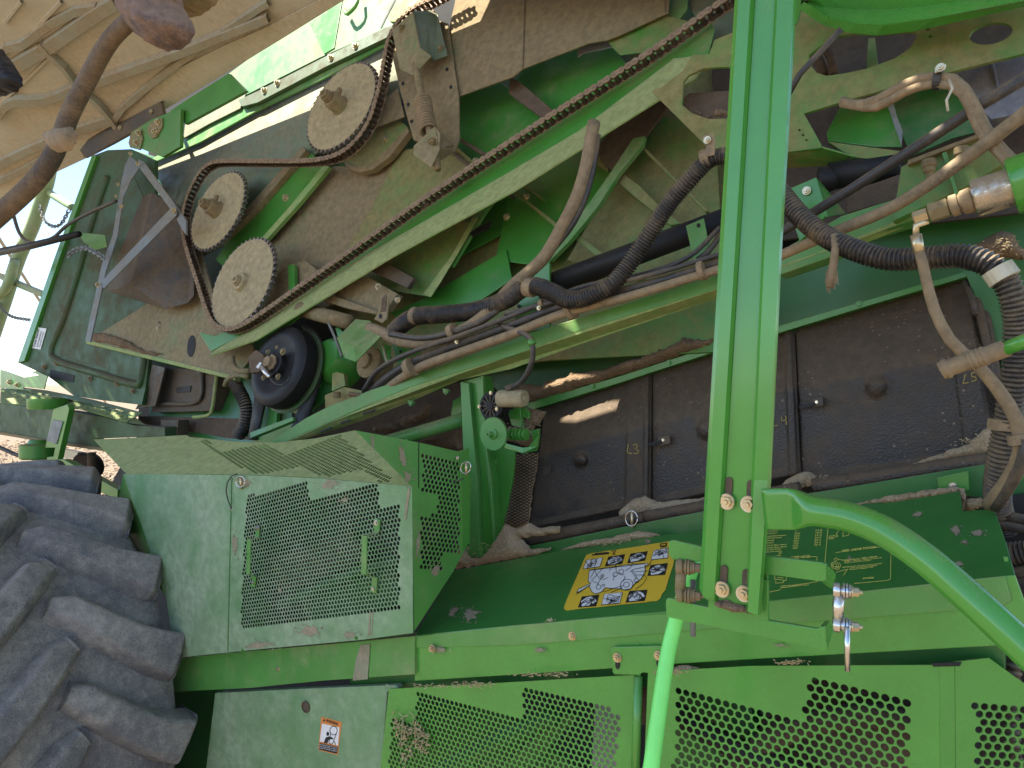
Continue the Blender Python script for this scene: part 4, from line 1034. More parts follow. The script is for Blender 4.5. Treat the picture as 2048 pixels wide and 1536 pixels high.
# idler bracket lip
sl_ = plate('idler_bracket', b2((690, 770), (860, 720), (915, 765), (820, 900), (700, 985), (640, 1010), (570, 995), (520, 960), (640, 870)), T(-.05), M['green_dusty'], P, th=.03)
plate('bracket_rim', b2((520, 960), (570, 990), (640, 1005), (710, 975), (905, 760), (918, 790), (800, 940), (700, 1015), (620, 1035), (550, 1010)), T(-.045), M['tan'], sl_, th=.03)
bolt(*b2((780, 838))[0], T(-.05), 8, M['zinc'], sl_)
# diagonal green strip with its two ridges
st = plate('diagonal_strip', [(606, 295), (652, 330), (560, 445), (525, 492), (470, 550), (430, 520), (512, 405)], T(-.06), M['green'], P, th=.008)
plate('strip_ridge', b2((275, 880), (300, 900), (0, 1250), (-180, 1420), (-190, 1390), (0, 1185)), T(-.03), M['tan'], st, th=.03)
plate('strip_ridge', b2((410, 985), (440, 1000), (250, 1230), (60, 1440), (30, 1430), (200, 1240)), T(-.045), M['olive'], st, th=.02)
bolt(*b2((182, 1188))[0], T(-.06), 8, M['zinc'], st)
# the big scuffed sheet behind the sprockets, its bright upper edge and angle rail
shp = rows('housing_sheet', [[(297, 327, -.06), (400, 287, -.06), (512, 224, -.06), (640, 162, -.06), (790, 78, -.06), (860, 45, -.06)], [(330, 380, -.05), (420, 345, -.05), (530, 270, -.05), (660, 200, -.05), (790, 140, -.05), (850, 110, -.05)], [(390, 520, -.07), (470, 480, -.07), (560, 380, -.07), (640, 300, -.07), (770, 240, -.07), (830, 170, -.07)]], M['sheet'], P, fam=T, smooth=True, label='scuffed grey-green housing sheet behind the idler sprockets')
rl_ = plate('angle_rail', [(476, 200), (520, 180), (640, 118), (770, 55), (786, 50), (792, 66), (650, 134), (515, 205), (484, 213)], T(-.01), M['shade_grime'], P, th=.02, label='brown angle rail bolted along the top of the housing')
for x, y in ((663, 116), (556, 167), (530, 182), (712, 93)): bolt(x, y, T(-.01), 8, M['zinc'], rl_)
plate('top_flange', [(297, 322), (367, 277), (480, 217), (478, 205), (640, 138), (790, 66), (800, 75), (640, 160), (512, 222), (400, 284), (300, 328)], T(-.035), M['green_film'], P, th=.01)
# body panel above the rail
bp = plate('body_panel', [(440, 160), (512, 107), (690, -10), (800, -60), (880, -40), (800, 45), (640, 115), (480, 196)], T(-.07), M['green_body'], P, th=.01, label='sunlit light green body panel above the angle rail')
plate('panel_patch', [(619, 47), (684, 0), (668, 96), (648, 108)], T(-.065), M['green'], bp, th=.004)
lines2d('panel_seam', [[(790, 0), (762, 55)], [(690, 25), (712, 10), (714, -5)]], 3, T(-.069), M['dark'], bp)
plate('oval_cover', ell(797, 25, 24, 13, -40, 20), T(-.062), M['olive'], bp, th=.006)
tube('panel_handle', [(688, 18, -.03), (695, 28, -.02), (712, 10, -.02), (716, -8, -.03)], 4, M['green_film'], bp, fam=T)
# tan upper plate and the tensioner
ts_ = plate('tan_side_sheet', [(895, 70), (915, -20), (1340, -20), (1336, 25), (1245, 68), (1215, 80), (1178, 86), (1148, 98), (1110, 112), (1044, 138), (1026, 153), (917, 193), (905, 140)], T(.0), M['tan'], P, th=.006, label='large tan dust-caked sheet at the top behind the drive chain')
for x, y, x2, y2 in ((1050, 0, 1046, 137), (1331, 0, 1331, 26)): lines2d('sheet_seam', [[(x, y), (x2, y2)]], 2, T(.001), M['brown'], ts_)
plate('sheet_lug', [(1210, 75), (1245, 68), (1330, 30), (1410, 50), (1405, 90), (1240, 110), (1225, 95)], T(-.02), M['green_dusty'], ts_)
plate('torn_sheet', b3((390, 300), (520, 225), (560, 225), (605, 285), (430, 320), (395, 345)), T(-.05), M['link'], P, th=.003)
plate('upper_panel', b3((930, 60), (930, -60), (1060, -60), (1050, 60), (1000, 120), (940, 130)), T(-.03), M['green_film'], P)
plate('upper_panel', b3((1050, 20), (1080, -60), (1360, -60), (1350, 200), (1190, 250)), T(-.05), M['sheet'], P)
tp_ = plate('tensioner_plate', b2((815, 330), (840, 200), (900, 60), (1150, 140), (1215, 575), (1218, 830), (1190, 910), (945, 840), (905, 700), (860, 520)), T(.015), M['tan'], P, th=.008, label='brown tensioner plate behind the coil spring')
for x, y in b2((880, 500), (912, 626), (933, 727), (1168, 522), (1145, 415)): plate('hole', ell(x, y, 3, 4, 20, 10), T(.017), M['dark'], tp_, th=.002)
plate('side_tab', b2((740, 620), (850, 530), (890, 700), (700, 770)), T(-.01), M['tan'], P)
yk = T(.12)
yoke = kplate('tensioner_yoke', [a + (k,) for a, k in zip(b2((815, 180), (940, 68), (985, 285), (1052, 335), (940, 452), (862, 415)), (.11, .13, .13, .10, .12, .11))], M['green_heavy'], P, fam=T, th=.005, label='dusty folded yoke holding the chain tensioner')
kplate('yoke_cheek', [a + (k,) for a, k in zip(b2((940, 68), (1050, 60), (1090, 85), (1150, 330), (1070, 360), (1052, 335), (1010, 300), (985, 285)), (.125, .06, .05, .05, .06, .1, .11, .125))], M['sheet'], yoke, fam=T)
bolt(*b2((878, 172))[0], yk, 9, M['tan'], yoke); bolt(*b2((1108, 290))[0], T(.055), 8, M['tan'], yoke, 'head')
rd = tube('spring_rod', b2((955, 380), (985, 480), (1000, 590)) and [a + (.11,) for a in b2((955, 385), (975, 480), (1000, 600), (1030, 730), (1045, 800), (1070, 880), (1090, 1015))], 7.5, M['tan'], P, fam=T)
def coil(name, a, b, rad, wire, turns, mat, parent):
    ax = (b - a).normalized(); e1, e2 = basis(ax); L = (b - a).length
    pts = [a + ax * (L * i / (turns * 16)) + e1 * rad * math.cos(i * math.pi / 8) + e2 * rad * math.sin(i * math.pi / 8) for i in range(turns * 16 + 1)]
    v, f = sweep(pts, lambda i, t: wire, 7)
    return make(name, v, f, mat, parent, smooth=True)
ca = hit(*b2((1000, 600))[0], T(.11)); cb_ = hit(*b2((1035, 790))[0], T(.11))
coil('coil_spring', ca, cb_, 15 * pxm(ca), 2.9 * pxm(ca), 12, M['rubber_tan'], rd)
sb = kplate('spring_bracket', [a + (k,) for a, k in zip(b2((945, 875), (1070, 757), (1105, 800), (1100, 900), (1050, 1003), (945, 930)), (.14, .14, .13, .13, .14, .14))], M['green_heavy'], P, fam=T, th=.005)
kplate('bracket_cheek', [a + (k,) for a, k in zip(b2((1070, 757), (1212, 862), (1195, 910), (1050, 1003), (1100, 890)), (.14, .03, .03, .13, .13))], M['tan'], sb, fam=T)
bolt(*b2((1055, 845))[0], T(.15), 9, M['tan'], sb, ax=(hit(*b2((1090, 1015))[0], T(.11)) - hit(*b2((1045, 800))[0], T(.11))).normalized())

# ---------------------------------------------------------------- sprockets
KS = .07
def sprocket(px, py, Rr, hub, teeth, label, nut, hublen=.05):
    s_, c, e1, e2 = gear('sprocket', px, py, T(KS), Rr, .019, teeth, .013, M['steel'], P, label)
    lathe('sprocket_face', c, NT, [(Rr - .030, -.002), (Rr - .0115, 0), (Rr - .0125, .0025), (.004, .0025)], 64, M['sprocket'], s_)
    lathe('hub', c, NT, [(.047, 0), (.046, .004), (.040, .014), (.040, hublen * .6), (.036, hublen * .7), (.026, hublen * .72), (.026, hublen), (.021, hublen), (.021, hublen + .012), (.009, hublen + .012), (.009, hublen + .02), (.002, hublen + .02)], 24, M['tan'] if nut else M['sprocket'], s_)
    if nut:
        lathe('grease_fitting', c + e2 * .035 + e1 * .01 + NT * hublen * .4, (e2 + e1 * .2).normalized(), [(.012, 0), (.012, .025), (.009, .03), (.003, .03)], 8, M['tan'], s_)
    return s_
sprocket(681, 213, .222, 1, 46, 'brown dusted idler sprocket at the top beside the tensioner', True, .09)
sprocket(435, 421, .215, 1, 44, 'tan dusted sprocket in the middle wrapped by the chain', True, .08)
sprocket(484, 565, .222, 1, 46, 'palest dust-covered sprocket lowest of the three', False, .03)

# ---------------------------------------------------------------- roller chain
PITCH = .0254
def stadium(L, h, w, n=5):
    o = []
    for sx, s0 in ((1, -90), (-1, 90)):
        for i in range(n + 1):
            a = R(s0 + i * 180 / n)
            o.append((sx * L / 2 + h * math.cos(a), h * math.sin(a)))
        o.append((0, w * (1 if sx > 0 else -1)))
    return o
def link_mesh(zs, th, pins, mat, h):
    vs = []; fs = []
    for z in zs:
        v, f = stack([(stadium(PITCH, h, h * .72), z - th / 2, z + th / 2, 1.0)])
        b = len(vs); vs += v; fs += [tuple(i + b for i in q) for q in f]
    for x in (-PITCH / 2, PITCH / 2):
        v, f = stack([([(x + p * pins[0], q * pins[0]) for p, q in ngon_xy(1, 8)], -pins[1], pins[1], 1.0)])
        b = len(vs); vs += v; fs += [tuple(i + b for i in q) for q in f]
    me = bpy.data.meshes.new('link'); me.from_pydata(vs, [], fs); me.materials.append(mat); me.update()
    return me
LO = link_mesh((-.0190, .0190), .004, (.0046, .0235), M['chain'], .0128)
LI = link_mesh((-.0140, .0140), .004, (.0082, .0130), M['chain_in'], .0115)
def run_chain(pts, parent, fam, skip=0):
    P3 = [hit(x, y, fam(k)) for x, y, k in pts]
    Q, d = spline(P3, PITCH)
    for i in range(len(Q) - 1):
        t = (Q[i + 1] - Q[i]).normalized(); n = (NT - t * NT.dot(t)).normalized()
        o = bpy.data.objects.new('link', LO if i % 2 else LI)
        put(o, (Q[i] + Q[i + 1]) / 2, parent)
        o.rotation_mode = 'QUATERNION'
        o.rotation_quaternion = Matrix((t, n.cross(t), n)).transposed().to_quaternion()
        o.scale = ((Q[i + 1] - Q[i]).length / PITCH, 1, 1)
cc = hit(640, 540, T(KS))
ch = bpy.data.objects.new('drive_chain', None); put(ch, cc, machine)
ch['label'] = 'rusty roller chain looping round the sprockets and up along the guard'
kk = KS - .005
run_chain([(x, y, kk) for x, y in ((1500, -24), (1440, 16), (1290, 120), (1150, 209), (1024, 290), (850, 404), (712, 502), (600, 580), (540, 622), (500, 648), (470, 660), (446, 658), (430, 645), (418, 620), (408, 590), (398, 558), (386, 522), (374, 480), (371, 445), (376, 410), (388, 378), (405, 348), (425, 331), (450, 326), (520, 326), (600, 326), (650, 322), (690, 308), (722, 280), (744, 245), (756, 210), (766, 170), (773, 130), (780, 92), (792, 62), (812, 36), (840, 16), (875, 0), (920, -25))], ch, T)
run_chain([(x, y, .04) for x, y in ((853, 8), (862, 28), (866, 48), (858, 70), (850, 92))], ch, T)

# chain guard: back plate and dusted tray
gd = plate('chain_guard', [(398, 664), (421, 703), (512, 655), (725, 515), (1024, 343), (1157, 264), (1311, 147), (1347, 119), (1416, 109), (1429, 60), (1421, 37), (1405, 40), (1290, 118), (1024, 285), (725, 490), (520, 632), (430, 672)], T(.02), M['green'], P, th=.006, label='long green chain guard with a dust-yellowed tray edge')
rows('guard_tray', [[(424, 704, .022), (512, 652, .022), (725, 513, .022), (1024, 341, .022), (1157, 262, .022), (1311, 145, .022), (1347, 117, .022), (1418, 108, .022)], [(418, 712, .10), (512, 680, .10), (785, 513, .10), (1024, 384, .10), (1124, 321, .10), (1307, 206, .10), (1391, 158, .08), (1420, 111, .05)]], M['olive'], gd, fam=T, label='tray edge thick with yellow dust')
plate('guard_bracket', b3((860, 480), (1025, 430), (1023, 560), (1000, 615), (960, 620), (880, 540)), T(.04), M['green'], gd, th=.006)
kplate('guard_tab', [a + (.03,) for a in m2((160, 410), (270, 345), (268, 362), (225, 400), (180, 420))], M['green_bright'], gd, fam=T)
# ---------------------------------------------------------------- dusty drive below the guard
Q0 = (500, 560); qs = 5.12
q5 = lambda *p: Z(*Q0, p, qs)
plate('dusty_gearcase', q5((850, 150), (1010, 20), (1190, -40), (1440, 100), (1510, 140), (1400, 300), (1300, 330)), T(.03), M['tan'], P, th=.03, label='dust-caked drive casing under the chain guard')
plate('casing_lip', q5((740, 210), (850, 155), (1320, 325), (1290, 350), (1000, 290)), T(.05), M['tan'], P, th=.02)
plate('rubber_seal_strip', m2((690, 90), (770, 32), (945, 130), (908, 192)), T(.02), M['blackbox'], P, th=.02)
hg = plate('slotted_hanger', q5((1340, 150), (1380, 140), (1420, 200), (1400, 400), (1350, 440), (1270, 400), (1310, 330)), T(.09), M['green_heavy'], P, th=.006)
plate('slot', q5((1345, 200), (1375, 150), (1400, 180), (1390, 320), (1330, 330), (1345, 260)), T(.092), M['brown'], hg, th=.002); plate('hole', ell(*q5((1335, 370))[0], 3.5, 5, 0, 10), T(.092), M['dark'], hg, th=.002)
for x, y in q5((1315, 70), (1515, 208)): bolt(x, y, T(.06), 7, M['zinc'], hg)
a, b = hit(*q5((560, 310))[0], T(.03)), hit(*q5((1040, 430))[0], T(.06))
tube('torque_tube', [q5((520, 300))[0] + (.04,), q5((1010, 430))[0] + (.06,)], 15, M['tan'], P, fam=T, straight=True, seg=18)
gb = kplate('green_hood', [x + (k,) for x, k in zip(q5((890, 590), (1080, 400), (1230, 415), (1260, 455), (1300, 480), (1060, 690), (960, 780)), (.13, .07, .07, .08, .09, .16, .16))], M['green_film'], P, fam=T, th=.004, label='light green folded hood over the drive')
kplate('hood_side', [x + (k,) for x, k in zip(q5((1300, 480), (1325, 520), (1385, 500), (1400, 515), (1080, 835), (960, 790), (1000, 745), (1060, 690)), (.09, .10, .10, .10, .17, .165, .16, .16))], M['green_film'], gb, fam=T, th=.004)
tube('hood_rod', [x + (.12,) for x in q5((805, 440), (880, 610), (940, 780))], 2.6, M['link'], gb, fam=T, straight=True)
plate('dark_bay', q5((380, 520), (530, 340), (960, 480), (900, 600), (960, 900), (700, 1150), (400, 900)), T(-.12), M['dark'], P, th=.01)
plate('small_cog', q5((870, 490), (905, 480), (960, 540), (900, 590), (885, 540)), T(.0), M['green'], P)
gc = lathe('green_gearcase', hit(*q5((1010, 880))[0], T(-.16)), NT, [(.100, 0), (.105, .05), (.098, .09), (.07, .13), (.06, .13)], 28, M['green'], P, 'rounded green gear casing beside the black pulley')
lathe('bearing_cap', hit(*q5((1230, 850))[0], T(.0)), NT, [(.06, -.06), (.06, .01), (.045, .02), (.03, .02), (.028, .035), (.01, .035)], 24, M['tan'], gc)
plate('casing_web', q5((840, 960), (880, 940), (960, 960), (975, 1080), (900, 1110), (835, 1140)), T(.02), M['green_dusty'], gc, th=.02)
plate('plate_bracket', q5((765, 1180), (960, 1095), (1140, 1130), (1150, 1170), (770, 1310)), T(.03), M['green_dusty'], P, th=.01)
lathe('spring_coil', hit(*q5((890, 1175))[0], T(.06)), UP, [(.012, -.012), (.016, -.008), (.012, -.004), (.016, 0), (.012, .004), (.016, .008), (.012, .012)], 14, M['tan'], P)
mound('dirt_on_bracket', q5((1000, 1190), (1040, 1150), (1120, 1150), (1140, 1175), (1050, 1205)), T(.05), .012, M['dirt'], seed=31)['kind'] = 'stuff'
tag(bpy.data.objects['dirt_on_bracket'], 'small clod of brown dirt on the green plate bracket above the beam')
plate('valve_plate', q5((1350, 650), (1440, 670), (1430, 850), (1400, 880), (1330, 720)), T(.02), M['green'], P)
plate('valve_plate', q5((1450, 650), (1741, 640), (1741, 760), (1640, 830), (1530, 900)), T(-.03), M['green'], P)
for x, y in q5((1537, 730), (1660, 715), (1420, 700)): plate('hole', ell(x, y, 2.5, 3.5, 20, 8), T(-.027), M['dark'], P, th=.002)
tube('drain_rod', [x + (.04,) for x in q5((1355, 660), (1400, 830), (1415, 875))], 2.4, M['cream'], P, fam=T)
# pulley with its belts
pc_ = hit(*q5((352, 900))[0], T(.03))
k_ = pxm(pc_)
pu = lathe('drive_pulley', pc_, NT, [(80 * k_, -.03), (84 * k_, -.02), (84 * k_, .012), (82 * k_, .03), (76 * k_, .040), (64 * k_, .046), (56 * k_, .044), (48 * k_, .034), (26 * k_, .03), (24 * k_, .055), (18 * k_, .058), (17 * k_, .065), (10 * k_, .068)], 48, M['black'], P, 'black domed pulley face on the variable belt drive')
lathe('sheave_rim', pc_, NT, [(60 * k_, -.075), (87 * k_, -.05), (89 * k_, -.04), (78 * k_, -.031), (50 * k_, -.031)], 48, M['shade_grime'], pu)
lathe('sheave_back', pc_, NT, [(60 * k_, -.15), (80 * k_, -.14), (80 * k_, -.13), (60 * k_, -.11), (60 * k_, -.07)], 40, M['green_deep'], pu)
lathe('shaft_nut', pc_ + NT * .06, NT, [(17 * k_, 0), (17 * k_, .012), (12 * k_, .014), (11 * k_, .03), (3 * k_, .03)], 8, M['rubber_tan'], pu)
for x, y, r_ in q5((185, 740, 6), (340, 735, 8), (290, 990, 7), (140, 1000, 6), (275, 690, 4)): bolt(x, y, T(.085), r_, M['tan'], pu, 'head')
kplate('sensor_block', [x + (k,) for x, k in zip(q5((-20, 780), (60, 715), (130, 760), (150, 830), (90, 940), (0, 950)), (.12,) * 6)], M['brown'], P, fam=T, th=.02)
plate('sensor_tag', q5((60, 890), (100, 840), (118, 850), (80, 908)), T(.124), M['white'], P, th=.002)
for i, (x, y, x1, y1) in enumerate(((120, 890, 200, 1000),)): tube('sensor_fitting', [q5((x, y))[0] + (.12,), q5((x1, y1))[0] + (.11,)], 5, M['bright'], P, fam=T, straight=True)
tube('sensor_wire', [x + (.11,) for x in q5((200, 1000), (260, 1060), (330, 1075), (390, 1030), (420, 960))], 1.6, M['wire'], P, fam=T)
# belt over the sheave and down to the lower drive
def strap(name, edge_a, edge_b, mat, parent, fam, th=.012, label=None):
    return rows(name, [edge_a, edge_b], mat, parent, th=th, fam=fam, label=label, smooth=True)
ba = strap('drive_belt', [x + (-.02,) for x in q5((530, 480), (610, 560), (665, 680), (680, 800), (660, 900), (640, 1000), (560, 1210), (480, 1390), (420, 1550), (390, 1640))], [x + (-.045,) for x in q5((600, 480), (690, 560), (750, 660), (778, 780), (765, 880), (735, 1030), (680, 1200), (620, 1380), (560, 1540), (530, 1640))], M['belt'], P, T, label='black drive belt running down from the pulley with faded yellow print')
BP = (hit(*q5((620, 1150))[0], T(-.062)), (CAM - hit(*q5((620, 1150))[0], T(-.062))).normalized())
bq = lambda *p: q5(*p)
lettering([('POLY DEERE', *bq((690, 1040), (625, 1215), (600, 1212), (665, 1020))), ('BELT', *bq((735, 1040), (715, 1100), (690, 1090), (710, 1030)))], BP, M['gold'], ba, lift=.012)
strap('rear_belt', [x + (-.10,) for x in q5((70, 1180), (40, 1400), (0, 1640))], [x + (-.10,) for x in q5((170, 1240), (130, 1420), (80, 1640))], M['belt'], P, T, label='second black belt left of the pulley')
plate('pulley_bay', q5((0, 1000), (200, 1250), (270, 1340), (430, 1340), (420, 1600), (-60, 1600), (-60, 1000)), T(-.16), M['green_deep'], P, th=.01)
plate('bay_post', q5((165, 1290), (280, 1310), (260, 1560), (150, 1560)), T(-.13), M['green'], P, th=.02)
plate('bay_rail', q5((0, 1560), (270, 1460), (440, 1400), (440, 1440), (200, 1540), (0, 1620)), T(.0), M['green_film'], P, th=.02)
plate('guard_shadow_plate', q5((-30, 660), (200, 540), (380, 450), (330, 420), (200, 480), (0, 560)), T(-.02), M['green'], P, th=.01)
# innards left of the pulley and behind the third sprocket
plate('bearing_bracket', [(545, 560), (575, 530), (610, 520), (640, 545), (600, 590), (560, 600)], T(-.03), M['tan'], P, th=.05)
plate('bearing_web', [(575, 530), (588, 528), (590, 590), (578, 590)], T(.0), M['green'], P, th=.02)
plate('lower_bay_sheet', [(520, 490), (560, 540), (640, 560), (690, 520), (700, 590), (600, 640), (510, 640)], T(-.12), M['tan'], P, th=.01)

# ---------------------------------------------------------------- hoses of the middle
tube('loom_hose', [(1500, 303, .16), (1460, 310, .18), (1418, 320, .19), (1374, 365, .18), (1340, 405, .17), (1307, 455, .16), (1277, 502, .16), (1250, 540, .17), (1224, 568, .19), (1184, 590, .20), (1140, 600, .20), (1107, 586, .19), (1074, 573, .18), (1044, 578, .17), (1010, 601, .15), (945, 622, .12), (879, 629, .10), (832, 633, .09), (800, 652, .07), (785, 668, .05)], 16, M['corr'], P, corr=.0085, seg=14, label='black corrugated loom hose sagging across the bay')
hs = tube('hydraulic_hose', [(1188, 245, .05), (1184, 265, .06), (1172, 333, .08), (1154, 393, .10), (1124, 453, .11), (1090, 512, .12), (1057, 545, .13), (1024, 573, .13), (979, 622, .14), (929, 659, .14), (862, 683, .12), (805, 683, .10), (762, 664, .08), (740, 655, .06)], (13, 11), M['rubber_tan'], P, label='dust-tan hydraulic hose curving down from the chain guard')
tube('hydraulic_hose', [(1196, 270, .05), (1186, 340, .07), (1165, 410, .09), (1130, 470, .1), (1050, 560, .12), (990, 625, .15), (930, 656, .16), (850, 676, .14), (780, 668, .11)], 6, M['rubber'], P, label='thin black hose lying along the tan hydraulic hose')
bd_ = tube('hydraulic_hose', [(735, 790, .05), (772, 758, .09), (829, 722, .13), (912, 690, .14), (1024, 650, .15), (1124, 612, .15), (1254, 580, .15), (1360, 550, .15), (1450, 520, .14)], 9, M['rubber'], P, label='upper of two black hoses along the top of the main beam')
tube('hydraulic_hose', [(760, 790, .06), (800, 758, .10), (850, 730, .14), (920, 705, .16), (1024, 668, .17), (1124, 628, .17), (1254, 594, .17), (1360, 562, .17), (1450, 535, .16)], 9, M['rubber_tan'], P, label='lower of two dusty hoses along the top of the main beam')
tube('control_cable', [(728, 780, .08), (759, 738, .12), (825, 704, .16), (912, 674, .17), (1024, 632, .17), (1120, 590, .16), (1180, 570, .12), (1300, 545, .12), (1380, 512, .10), (1440, 455, .06)], 5, M['rubber'], P)
tube('control_cable', [(1010, 628, .16), (1100, 606, .17), (1200, 575, .17), (1320, 545, .17), (1450, 505, .16)], 5, M['rubber'], P)
def clamp(x, y, dx, dy, w, r, k, mat, parent=None, fam=V, nm='hose_clamp'):
    a = hit(x - dx * w / 2, y - dy * w / 2, fam(k)); b = hit(x + dx * w / 2, y + dy * w / 2, fam(k))
    rr = r * pxm(a)
    v, f = sweep([a, b], lambda i, t: rr, 16)
    return make(nm, v, f, mat, parent or P, smooth=False)
for x, y, dx, dy, w, r_, k in ((1142, 618, .9, -.35, 10, 22, .16), (905, 662, .9, -.4, 10, 15, .15), (822, 735, .8, -.45, 12, 20, .14), (1405, 541, .9, -.3, 12, 20, .16), (1083, 606, .9, -.3, 8, 8, .17)):
    clamp(x, y, dx, dy, w, r_, k, M['rubber_tan'])
for x, y, w, r_, k in ((1413, 317, 20, 19, .19), (1060, 575, 16, 19, .18), (832, 632, 10, 18, .09)):
    c_ = clamp(x, y, .8 if x > 1100 else .97, -.3 if x > 1100 else .1, w, r_, k, M['rubber_tan'])
hk = plate('hanger_strap', b3((1140, 815), (1205, 800), (1220, 850), (1215, 930), (1165, 940), (1160, 860)), V(.215), M['rubber_tan'], P, th=.004)
bolt(*b3((1172, 840))[0], V(.22), 8, M['zinc'], hk)
bolt(914, 683, V(.16), 5, M['zinc'], P); bolt(1078, 616, V(.18), 5, M['zinc'], P); bolt(1043, 560, V(.2), 6, M['tan'], P)
# black cylinder and small tab
tube('black_cylinder', b3((250, 1650), (1300, 1300)) and [(1090, 575, -.02), (1450, 440, -.02)], 24, M['black'], P, straight=True, seg=22, label='glossy black cylinder behind the hoses left of the green post')
tb = plate('marker_tab', b3((1042, 1355), (1150, 1308), (1195, 1540), (1090, 1570)), V(.06), M['green_film'], P, th=.004, label='light green tab with a hole standing in front of the black cylinder')
plate('hole', ell(*b3((1118, 1352))[0], 4, 4.5, 0, 12), V(.062), M['dark'], tb, th=.002)
tube('sensor_lead', [(1395, 520, .08), (1420, 500, .07), (1440, 470, .04), (1470, 440, .02)], 6, M['rubber'], P)
plate('beam_bracket', m3((0, 420), (80, 150), (225, 40), (225, 430), (0, 480)), V(.03), M['green'], P, th=.01)
for x, y in m3((172, 247), (40, 300)): plate('hole', ell(x, y, 4, 3.5, 0, 10), V(.033), M['dark'], P, th=.002)

# ---------------------------------------------------------------- the front post and its bracket
KP = .80
pl = V(KP)
po = plate('front_post', [(1489, -260), (1602, -260), (1578, 170), (1556, 512), (1543, 760), (1536, 895), (1528, 1080), (1510, 1228), (1440, 1212), (1406, 1196), (1402, 1175), (1411, 1024), (1441, 512)], V(KP), M['green_tube'], P, th=.006, label='tall glossy green channel post in front of the machine')
rows('post_flange', [[(1490, -260, KP + .001), (1442, 512, KP + .001), (1412, 1024, KP + .001), (1403, 1176, KP + .001)], [(1496, -260, KP + .006), (1449, 512, KP + .006), (1417, 1024, KP + .006), (1408, 1190, KP + .006)], [(1515, -260, KP + .007), (1468, 512, KP + .007), (1437, 1024, KP + .007), (1426, 1198, KP + .007)], [(1521, -260, KP + .001), (1473, 512, KP + .001), (1442, 1024, KP + .001), (1430, 1204, KP + .001)]], M['green_tube'], po, th=.004)
rows('post_flange', [[(1568, -260, KP + .001), (1528, 512, KP + .001), (1508, 960, KP + .001), (1496, 1222, KP + .001)], [(1572, -260, KP + .006), (1532, 512, KP + .006), (1512, 960, KP + .006), (1500, 1224, KP + .02)], [(1599, -260, KP + .006), (1556, 512, KP + .006), (1533, 960, KP + .006), (1512, 1228, KP + .02)], [(1603, -260, KP + .0), (1558, 512, KP + .0), (1537, 960, KP + .0), (1516, 1229, KP + .0)]], M['green_tube'], po, th=.004)
for x, y, yy in ((1457, 1003, 962), (1500, 1008, 968), (1447, 1178, 1138), (1491, 1187, 1146)):
    plate('slot', [(x - 7, yy), (x - 5, yy - 6), (x, yy - 8), (x + 6, yy - 6), (x + 8, yy), (x + 6, y), (x - 8, y)], V(KP + .0035), M['brown'], po, th=.003)
    lathe('washer', hit(x - 2, y, V(KP + .004)), NV, [(.0125, 0), (.0125, .003), (.006, .003)], 20, M['bright'], po)
    bolt(x - 2, y, V(KP + .007), 15, M['zinc'], po)
mound('dirt_on_post', [(1428, 1204), (1450, 1200), (1500, 1218), (1508, 1228), (1470, 1226), (1436, 1216)], V(KP + .006), .006, M['dirt'], seed=40)['kind'] = 'stuff'
tag(bpy.data.objects['dirt_on_post'], 'reddish dirt smeared across the foot of the green post')
# bracket arms behind the post
KR = KP - .01
ua = plate('clamp_bracket', [(1337, 1084), (1345, 1080), (1406, 1094), (1536, 1112), (1636, 1124), (1652, 1128), (1652, 1162), (1640, 1163), (1536, 1149), (1406, 1124), (1344, 1119), (1337, 1108)], V(KR), M['green_bright'], P, th=.008, label='upper arm of the bright green clamp bracket')
kplate('bracket_ear', [(1650, 1127, KR), (1668, 1140, KR - .05), (1673, 1150, KR - .07), (1664, 1178, KR - .07), (1652, 1166, KR - .03), (1642, 1160, KR)], M['green_bright'], ua, th=.008)
la = plate('clamp_bracket', [(1331, 1203), (1334, 1196), (1348, 1198), (1400, 1211), (1416, 1214), (1416, 1150), (1536, 1160), (1536, 1241), (1632, 1257), (1652, 1252), (1652, 1302), (1630, 1297), (1536, 1277), (1449, 1259), (1332, 1234)], V(KR), M['green_bright'], P, th=.008, label='lower arm of the bright green clamp bracket')
kplate('bracket_ear', [(1650, 1253, KR), (1660, 1241, KR - .07), (1668, 1262, KR - .07), (1654, 1302, KR)], M['green_bright'], la, th=.008)
plate('bracket_web', [(1410, 1096), (1536, 1113), (1534, 1180), (1412, 1160)], V(KR - .012), M['green_bright'], la, th=.008)
def swivel(x, y, par, dirty):
    m1 = M['tan'] if dirty else M['bright']; m2_ = M['rubber_tan'] if dirty else M['zinc']
    ax = (RIGHT * .92 - VIEW * .35).normalized()
    c = hit(x, y, V(KR + .0)) ; u = pxm(c)
    lathe('clamp_body', c - ax * 22 * u, ax, [(13 * u, 0), (15 * u, 4 * u), (15 * u, 12 * u), (10 * u, 15 * u), (10 * u, 18 * u), (16 * u, 18 * u), (16 * u, 21 * u), (11 * u, 22 * u), (16 * u, 23 * u), (16 * u, 27 * u), (12 * u, 28 * u), (14 * u, 29 * u), (13 * u, 32 * u), (8 * u, 33 * u)], 20, m1, par)
    o = bpy.data.objects.new('bolt', bolt_mesh(m2_, 'nut')); put(o, c + ax * 11 * u, par); o.rotation_mode = 'QUATERNION'; o.rotation_quaternion = ax.to_track_quat('Z', 'Y'); o.scale = (13 * u,) * 2 + (20 * u,)
cl1 = thing('x', (0, 0, 0), 'x', 'x') if False else None
